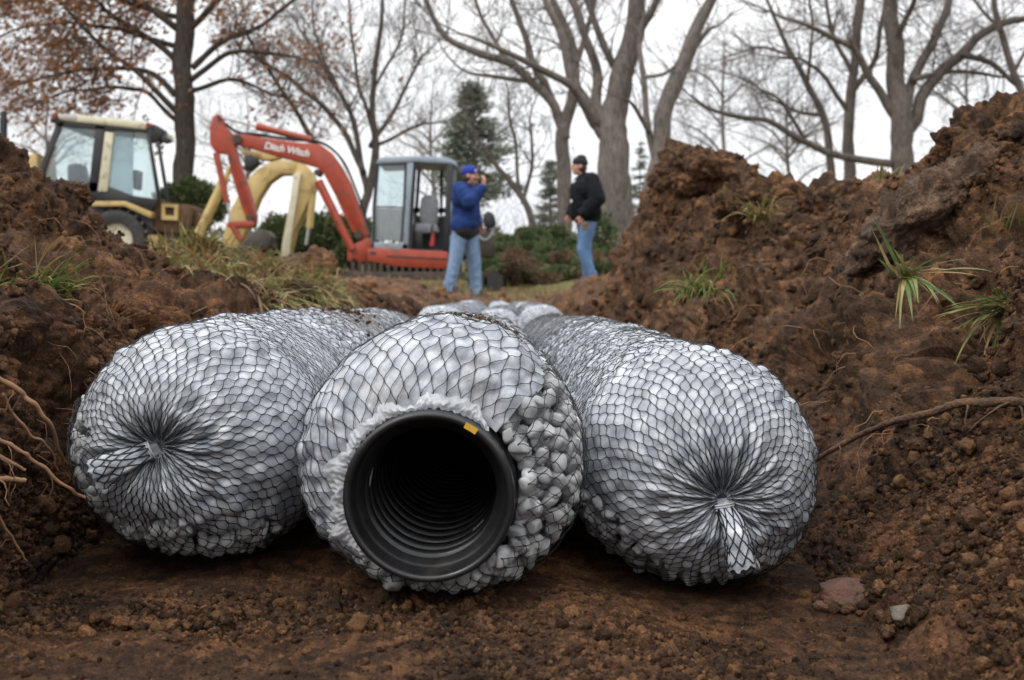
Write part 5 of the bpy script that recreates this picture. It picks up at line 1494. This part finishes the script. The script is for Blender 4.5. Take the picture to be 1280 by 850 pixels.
sub(MB().ring(pl([(572, 380), (630, 384), (628, 440), (572, 438)], C1), pl([(584, 392), (618, 394), (616, 424), (584, 422)], C1), BY + .02, .1), 'bracket', 'yellow', bk)
yb = sub(MB().prism(pl([(96, 640), (112, 590), (150, 450), (205, 345), (250, 292), (300, 262), (350, 250), (420, 260), (436, 268), (420, 300), (396, 306), (345, 308), (300, 340), (262, 400), (232, 475), (196, 560), (150, 640)], C2), BY - .3, .35, .02), 'backhoe_boom', 'yellow', bk)
sub(MB().prism(pl([(405, 296), (420, 262), (440, 266), (470, 300), (486, 345), (470, 385), (446, 440), (405, 520), (385, 600), (378, 680), (345, 690), (352, 590), (378, 450), (398, 330)], C2), BY - .34, .42, .015), 'backhoe_dipper', 'yellow', bk)
sub(MB().prism(pl([(398, 306), (428, 300), (388, 560), (382, 640), (348, 660), (356, 580), (380, 450)], C2), BY - .42, .08, .01), 'dipper_plate', 'cream', bk)
m = MB(); T3(m, (28, 545), (132, 320), 6.5, 6.0, BY - .2); T3(m, (128, 335), (150, 280), 3, 3, BY - .2); sub(m, 'lift_cylinder', 'yellow', bk)
m = MB(); m.prism(pl([(190, 205), (300, 226), (345, 240), (300, 252), (250, 245), (195, 222)], C2), BY - .2, .3, .01); sub(m, 'boom_stop', 'yellow', bk)
sub(MB().prism(pl([(205, 232), (232, 228), (262, 258), (225, 292), (205, 290)], C2), BY - .25, .3, .01), 'hose_guard', 'cabblack', bk)
m = MB(); T3(m, (474, 385), (462, 520), 5.0, 4.6, BY - .25); yc = sub(m, 'dipper_cylinder', 'yellow', bk)
subsub(T3(MB(), (460, 518), (450, 585), 2.8, 2.8, BY - .25), 'piston_rod', 'steel', yc, bk)
# small machine half hidden behind the man in blue
MY = 15.5
mc = empty('small_machine', P(612, 376, MY)); mc.location.z = on_ground(mc.location.x, MY); tag(mc, 'small dark machine with a grey hoop partly hidden behind the man in blue', 'machine')
sub(MB().prism([(604, 268), (610, 263), (618, 268), (620, 279), (614, 285), (604, 282)], MY, .3, .03), 'headrest', 'black', mc)
m = MB(); c = P(606, 287, MY + .1); m.tube([c + Vector((math.cos(a) * .11, 0, math.sin(a) * .16)) for a in np.linspace(0, 6.2832, 24)], [.018] * 24, 8); sub(m, 'hoop', 'seatgrey', mc)
m = MB(); m.prism([(600, 284), (614, 286), (620, 306), (616, 322), (598, 320), (594, 300)], MY + .1, .40, .04); m.tube([P(612, 284, MY + .2), P(608, 270, MY + .2)], [.03, .025], 8); sub(m, 'body', 'dsteel', mc)
for x_ in (597, 617):
    m = MB(); q = P(x_, 322, MY + .05); q.z = mc.location.z + .15; m.tube([q, q + Vector((0, .09, 0))], [.15, .15], 20); sub(m, 'wheel', 'black', mc)

# ------------------------------------------------------------------ people
M['skin'] = pm('skin', (.50, .27, .19), (.44, .22, .15), 20, .5)
M['denim'] = pm('pale_denim', (.20, .29, .42), (.13, .20, .32), 7, .85, .6, 22, .02, spec=.2, dirt=(.16, .12, .09), dirt_amt=.2, dscale=4)
M['denim2'] = pm('blue_denim', (.13, .22, .38), (.08, .15, .28), 7, .85, .6, 22, .02, spec=.2, dirt=(.12, .09, .07), dirt_amt=.2, dscale=4)
M['sweat'] = pm('navy_blue_sweatshirt', (.020, .045, .16), (.014, .032, .12), 6, .9, .6, 24, .02, spec=.15)
M['beanie'] = pm('royal_blue_knit', (.02, .035, .30), (.015, .025, .22), 30, .9, .4, 150, .004)
M['jacket'] = pm('black_work_jacket', (.006, .0065, .009), (.011, .012, .015), 6, .9, .6, 22, .02, spec=.15)
M['blackknit'] = pm('black_knit', (.008, .008, .008), (.014, .014, .014), 30, .9)
M['hair'] = pm('dark_hair', (.030, .018, .012), (.05, .03, .02), 60, .7)
M['boot'] = pm('brown_boot', (.05, .032, .022), (.03, .02, .015), 20, .7)
M['glove'] = pm('tan_glove', (.17, .12, .075), (.10, .07, .05), 20, .8)
M['tshirt'] = pm('light_tshirt', (.55, .58, .62), (.5, .52, .56), 20, .8)
M['eye'] = pm('eye', (.02, .015, .012), (.03, .02, .016), 20, .2)

def remesh(mb, name, mat, parent, vox, sm=3):
    o = mb.build(name, M[mat], parent, smooth=True)
    m = o.modifiers.new('r', 'REMESH'); m.mode = 'VOXEL'; m.voxel_size = vox; m.use_smooth_shade = True
    s = o.modifiers.new('s', 'SMOOTH'); s.iterations = sm; s.factor = .5
    dg = bpy.context.evaluated_depsgraph_get(); me = bpy.data.meshes.new_from_object(o.evaluated_get(dg))
    o.modifiers.clear(); o.data = me; me.shade_smooth()
    if not me.materials: me.materials.append(M[mat])
    return o
def hand(mb, w_, d, palm_n, L=.185, curl=.5, up=None):
    """palm, four bent fingers and a thumb from wrist w_ along d; palm_n is the way the palm faces"""
    d = Vector(d).normalized(); pn = Vector(palm_n); pn = (pn - d * pn.dot(d)).normalized(); s = d.cross(pn)
    for k in range(4):
        mb.capsule(w_ + s * (-.026 + .0175 * k) * .7, .015, w_ + d * .088 + s * (-.030 + .020 * k), .0125, 8)
    for k, fl in enumerate((.070, .080, .075, .058)):
        b = w_ + d * .09 + s * (-.030 + .020 * k); q = b; dd = d.copy()
        for j in range(3):
            a = curl * (.5 + .5 * j); dd = (dd * math.cos(a * .7) + pn * math.sin(a * .7)).normalized(); e = q + dd * fl * (.45, .32, .25)[j]
            mb.capsule(q, .0098 - .001 * j, e, .009 - .001 * j, 8); q = e
    b = w_ + d * .03 - s * .028; e = b + (d * .6 - s * .6 + pn * .45).normalized() * .045; mb.capsule(b, .014, e, .0115, 8); mb.capsule(e, .0115, e + (d * .85 + pn * .5).normalized() * .035, .009, 8)

def head(mb, c, f, s):
    """c centre of the skull, f forward, s sideways (unit)"""
    f = Vector(f).normalized(); s = Vector(s).normalized(); u = f.cross(s) if f.cross(s).z > 0 else s.cross(f)
    rot = Matrix((f, s, u)).transposed()
    mb.ball(c + u * .012 - f * .005, (.098, .077, .100), 3, rot)
    mb.ball(c - u * .055 + f * .022, (.070, .058, .065), 3, rot)           # jaw
    mb.ball(c - u * .100 + f * .062, (.024, .026, .020), 2, rot)           # chin
    mb.capsule(c + f * .092 + u * .004, .010, c + f * .112 - u * .034, .0155, 8)   # nose
    mb.ball(c + f * .082 + u * .022, (.018, .055, .012), 2, rot)           # brow
    mb.ball(c + f * .080 - u * .066, (.018, .026, .008), 2, rot); mb.ball(c + f * .078 - u * .078, (.018, .024, .008), 2, rot)
    for q in (-1, 1):
        mb.ball(c + s * q * .080 - u * .012 - f * .008, (.020, .010, .033), 2, rot); mb.ball(c + s * q * .050 + f * .060 - u * .030, (.024, .02, .022), 2, rot)
    return f, s, u, rot

def person(label, loc, rz, spec):
    root = empty('person', loc, rz); tag(root, label, 'person')
    J = {k: Vector(v) for k, v in spec['J'].items()}
    b = MB(); C = b.capsule
    C(J['pelvis'] + Vector((0, -.07, 0)), .12, J['pelvis'] + Vector((0, .07, 0)), .12); C(J['pelvis'], .14, J['chest'], .13)
    C(J['chest'] + Vector((0, -.10, 0)), .11, J['chest'] + Vector((0, .10, 0)), .11); C(J['shL'], .062, J['shR'], .062); C(J['chest'] + Vector((0, 0, .06)), .11, J['neck'], .058); C(J['neck'], .056, J['head'] - Vector((0, 0, .05)), .056)
    for q in 'LR':
        C(J['hip' + q], .088, J['kn' + q], .056); C(J['kn' + q], .056, J['an' + q], .040); C(J['an' + q], .044, J['toe' + q], .034)
        C(J['sh' + q], .058, J['el' + q], .043); C(J['el' + q], .043, J['wr' + q], .029)
        hand(b, J['wr' + q], spec['hand' + q][0], spec['hand' + q][1], curl=spec['hand' + q][2])
    f, s, u, rot = head(b, J['head'], spec['face'], Vector((-spec['face'][1], spec['face'][0], 0)))
    body = remesh(b, 'body', 'skin', root, .0072, 2)
    m = MB()
    for q in (-1, 1): m.ball(J['head'] + f * .084 + s * q * .032 + u * .002, .0095, 2)
    m.build('eyes', M['eye'], root, smooth=True)
    m = MB()
    m.ball(J['head'] - f * .030 - u * .02, (.084, .081, .085), 3, rot); remesh(m, 'hair', 'hair', root, .008)
    m = MB()
    h = spec['hat']; m.ball(J['head'] + u * (.050 + h['lift']) - f * .012, (.113, .092, .088), 3, rot); m.ball(J['head'] + u * .038 - f * .016, (.114, .0935, .040), 3, rot)
    if h.get('tip'): m.ball(J['head'] + u * .11 - f * .03, (.075, .065, .055), 3, rot)
    remesh(m, 'knit_cap', h['mat'], root, .007)
    m = MB(); C = m.capsule                                                     # trousers
    C(J['pelvis'] + Vector((0, -.075, .03)), .125, J['pelvis'] + Vector((0, .075, .03)), .125); C(J['pelvis'] + Vector((0, -.06, -.03)), .135, J['pelvis'] + Vector((0, .06, -.03)), .135)
    for q in 'LR':
        C(J['hip' + q], .118, J['kn' + q], .088); C(J['kn' + q], .088, J['an' + q] + Vector((0, 0, .03)), .080); C(J['an' + q] + Vector((-.01, 0, .05)), .082, J['an' + q] + Vector((.02, 0, -.025)), .082)
        for k in range(3):
            t = .2 + .3 * k; c = J['kn' + q].lerp(J['an' + q], t); C(c + Vector((.03, -.05, .012)), .036, c + Vector((-.03, .05, -.02)), .036)
    remesh(m, 'jeans', spec['jeans'], root, .011, 4)
    m = MB()
    for q in 'LR':
        n = J['toe' + q] - J['an' + q]; m.capsule(J['an' + q] + Vector((-.03, 0, -.04)), .050, J['toe' + q] + Vector((0, 0, .003)), .043); m.capsule(J['an' + q] + Vector((-.005, 0, .10)), .062, J['an' + q] + Vector((0, 0, -.03)), .060); m.capsule(J['an' + q], .058, J['an' + q].lerp(J['toe' + q], .5) + Vector((0, 0, .012)), .050)
    remesh(m, 'boots', 'boot', root, .010, 2)
    m = MB(); C = m.capsule; g = spec['bulk']                                   # top
    C(J['pelvis'] + Vector((0, -.08, spec['hem'])), .125 + g, J['pelvis'] + Vector((0, .08, spec['hem'])), .125 + g)
    C(J['pelvis'] + Vector((.02, 0, .16)), .155 + g, J['chest'], .145 + g); C(J['chest'] + Vector((0, -.11, .02)), .118 + g, J['chest'] + Vector((0, .11, .02)), .118 + g)
    C(J['shL'], .072 + g * .5, J['shR'], .072 + g * .5); C(J['chest'] + Vector((0, 0, .08)), .11, J['neck'] + Vector((0, 0, .015)), .074)
    for q in 'LR':
        C(J['sh' + q], .078 + g * .6, J['el' + q], .066 + g * .7); C(J['el' + q], .066 + g * .7, J['wr' + q].lerp(J['el' + q], .14), .050 + g * .5)
        for k in range(3):
            c = J['sh' + q].lerp(J['el' + q], .35 + .28 * k); C(c + Vector((.02, -.03, .02)), .055 + g * .7, c + Vector((-.02, .02, -.02)), .055 + g * .7)
        mid = J['el' + q].lerp(J['wr' + q], .5); C(mid + Vector((.01, 0, .015)), .058 + g * .5, mid - Vector((.01, 0, .01)), .056 + g * .5)
    for k in range(4): z = .05 + .09 * k; C(J['pelvis'] + Vector((.11, -.09, z)), .045 + g, J['pelvis'] + Vector((.09, .09, z + .03)), .045 + g)
    if spec.get('hood'):
        C(J['neck'] + Vector((-.07, -.075, -.01)), .055, J['neck'] + Vector((-.07, .075, -.01)), .055); C(J['neck'] + Vector((-.04, -.075, .02)), .040, J['neck'] + Vector((.05, -.055, -.06)), .030); C(J['neck'] + Vector((-.04, .075, .02)), .040, J['neck'] + Vector((.05, .055, -.06)), .030)
    remesh(m, spec['topname'], spec['top'], root, .010, 3)
    return root, J
PY = 13.35
px_ = P(581, 376, PY); g0 = P(581, 373, PY).z
p1, J1 = person('man in royal blue knit cap, navy sweatshirt and pale jeans raising his hand', (px_.x, PY, g0), -.35, dict(
    J=dict(pelvis=(0, 0, .93), chest=(.02, 0, 1.30), neck=(.035, 0, 1.49), head=(.085, -.01, 1.625), shL=(.01, .19, 1.43), shR=(.01, -.19, 1.43),
           hipL=(.03, .09, .88), hipR=(-.03, -.09, .88), knL=(.09, .13, .49), knR=(-.08, -.14, .49), anL=(.10, .15, .09), anR=(-.15, -.16, .13), toeL=(.27, .13, .04), toeR=(.02, -.20, .08),
           elR=(.19, -.29, 1.24), wrR=(.33, -.17, 1.45), elL=(-.02, .33, 1.17), wrL=(.10, .24, .98)),
    handR=((.15, .1, 1), (-.9, .2, .1), .9), handL=((.6, -.2, -.6), (0, -1, 0), .6), face=(.99, .10, -.02), hat=dict(mat='beanie', lift=0), jeans='denim', bulk=.042, hem=.04, top='sweat', topname='sweatshirt'))
m = MB(); m.box((.10, -.065, 1.655), (.004, .05, .022), Matrix.Rotation(-.25, 3, 'Z')); 
m = MB(); m.ball(J1['head'] + Vector((.098, -.045, .052)), (.012, .024, .012), 2); m.build('cap_patch', M['whitepaint'], p1, smooth=True)
m = MB(); m.capsule(Vector((.02, -.10, .90)), .135, Vector((.03, .10, .90)), .135); remesh(m, 'shirt_tail', 'blackknit', p1, .012)
m = MB(); m.box((-.12, -.155, .90), (.05, .035, .13), bev=.008); m.build('belt_pouch', M['blackknit'], p1)
m = MB(); m.ball(J1['head'] + Vector((.085, -.022, -.054)), (.016, .028, .009), 2); m.build('moustache', M['hair'], p1, smooth=True)
QY = 14.1
px_ = P(733, 376, QY); g1 = P(733, 357, QY).z
p2, J2 = person('man in black knit cap, black hooded jacket and blue jeans with gloves', (px_.x, QY, g1), math.pi + .32, dict(
    J=dict(pelvis=(0, 0, .95), chest=(.03, 0, 1.32), neck=(.06, 0, 1.52), head=(.115, 0, 1.665), shL=(.01, .20, 1.45), shR=(.01, -.20, 1.45),
           hipL=(0, .09, .90), hipR=(0, -.09, .90), knL=(.10, .11, .50), knR=(-.04, -.12, .49), anL=(-.02, .12, .10), anR=(-.09, -.14, .09), toeL=(.16, .14, .05), toeR=(.08, -.16, .04),
           elL=(-.02, .33, 1.18), wrL=(.19, .28, .96), elR=(.02, -.30, 1.17), wrR=(.16, -.22, 1.00)),
    handL=((.18, -.06, -1), (.2, -1, .1), .9), handR=((.5, .3, -.5), (0, 1, 0), .6), face=(.97, -.25, 0), hat=dict(mat='blackknit', lift=.004, tip=1), jeans='denim2', bulk=.064, hem=.07, top='jacket', topname='hooded_jacket', hood=1))
m = MB(); m.box((.262, .07, 1.17), (.012, .045, .045), bev=.004); m.build('jacket_patch', M['whitepaint'], p2)
m = MB(); m.ball((.150, .0, 1.425), (.060, .036, .055), 2); m.build('undershirt', M['tshirt'], p2, smooth=True)
gl = empty('work_gloves'); gl.location = Vector((px_.x, QY, g1)) + Vector((-.045, -.37, .83)); tag(gl, 'tan work gloves held in the hand of the man in black', 'gloves')
m = MB(); m.ball((0, -.02, .0), (.05, .025, .035), 2)
for k in range(4): m.capsule((-.03 + .02 * k, -.02, -.01), .014, (-.045 + .028 * k, -.025, -.075 - .01 * (k % 2)), .010, 8)
remesh(m, 'glove', 'glove', gl, .006)
# ------------------------------------------------------------------ light, sky, camera
w = bpy.data.worlds.new('World'); SC.world = w; w.use_nodes = True
nt = w.node_tree; bg = nt.nodes['Background']
sky = nt.nodes.new('ShaderNodeTexSky'); sky.sky_type = 'NISHITA'; sky.sun_disc = False
SUN_EL, SUN_AZ = R(52), R(232)      # azimuth clockwise from +Y: the sun stands behind the camera to the left
sky.sun_elevation = SUN_EL; sky.sun_rotation = SUN_AZ; sky.dust_density = 4; sky.air_density = 1.0; sky.ozone_density = 1.0
hsv = nt.nodes.new('ShaderNodeHueSaturation'); hsv.inputs['Saturation'].default_value = .25
nt.links.new(sky.outputs[0], hsv.inputs['Color'])
tc = nt.nodes.new('ShaderNodeTexCoord'); mp = nt.nodes.new('ShaderNodeMapping'); mp.inputs['Scale'].default_value = (1, 1, 2.6)
nt.links.new(tc.outputs['Generated'], mp.inputs['Vector'])
nz = nt.nodes.new('ShaderNodeTexNoise'); nz.inputs['Scale'].default_value = 2.6; nz.inputs['Detail'].default_value = 6; nz.inputs['Roughness'].default_value = .55
nt.links.new(mp.outputs[0], nz.inputs['Vector'])
cr = nt.nodes.new('ShaderNodeValToRGB')
cr.color_ramp.elements[0].position = .34; cr.color_ramp.elements[0].color = (8.6, 8.85, 9.3, 1)
cr.color_ramp.elements[1].position = .60; cr.color_ramp.elements[1].color = (10.2, 10.25, 10.35, 1)
nt.links.new(nz.outputs['Fac'], cr.inputs['Fac'])
mx = nt.nodes.new('ShaderNodeMix'); mx.data_type = 'RGBA'; mx.inputs[0].default_value = .90
nt.links.new(hsv.outputs[0], mx.inputs[6]); nt.links.new(cr.outputs[0], mx.inputs[7])
sx_ = nt.nodes.new('ShaderNodeSeparateXYZ'); nt.links.new(tc.outputs['Generated'], sx_.inputs[0])
zr_ = nt.nodes.new('ShaderNodeMapRange'); zr_.inputs['From Min'].default_value = .22; zr_.inputs['From Max'].default_value = .95; zr_.inputs['To Min'].default_value = .94; zr_.inputs['To Max'].default_value = 2.0
nt.links.new(sx_.outputs['Z'], zr_.inputs['Value'])
vm_ = nt.nodes.new('ShaderNodeVectorMath'); vm_.operation = 'SCALE'; nt.links.new(mx.outputs[2], vm_.inputs[0]); nt.links.new(zr_.outputs['Result'], vm_.inputs['Scale'])
nt.links.new(vm_.outputs[0], bg.inputs['Color']); bg.inputs['Strength'].default_value = .10

sl = bpy.data.lights.new('sun', 'SUN'); sl.energy = .9; sl.angle = R(18); sl.color = (1, .96, .9)
so = bpy.data.objects.new('sun', sl); COL.objects.link(so)
sd = Vector((math.sin(SUN_AZ) * math.cos(SUN_EL), math.cos(SUN_AZ) * math.cos(SUN_EL), math.sin(SUN_EL)))
so.rotation_euler = sd.to_track_quat('Z', 'Y').to_euler()

cam = bpy.data.cameras.new('camera'); co = bpy.data.objects.new('camera', cam); COL.objects.link(co)
cam.sensor_width = 36; cam.lens = 36 * F / 1280; cam.clip_start = .02; cam.clip_end = 3000
co.location = CAM; co.rotation_euler = (R(90) - PITCH, 0, 0)
cam.dof.use_dof = True; cam.dof.focus_distance = .74; cam.dof.aperture_fstop = 13.5
SC.camera = co
vs = SC.view_settings; vs.view_transform = 'Standard'; vs.look = 'None'; vs.exposure = .42; vs.gamma = 1; vs.use_curve_mapping = False
SC.cycles.max_bounces = 8; SC.cycles.transparent_max_bounces = 16
SC.cycles.use_denoising = True
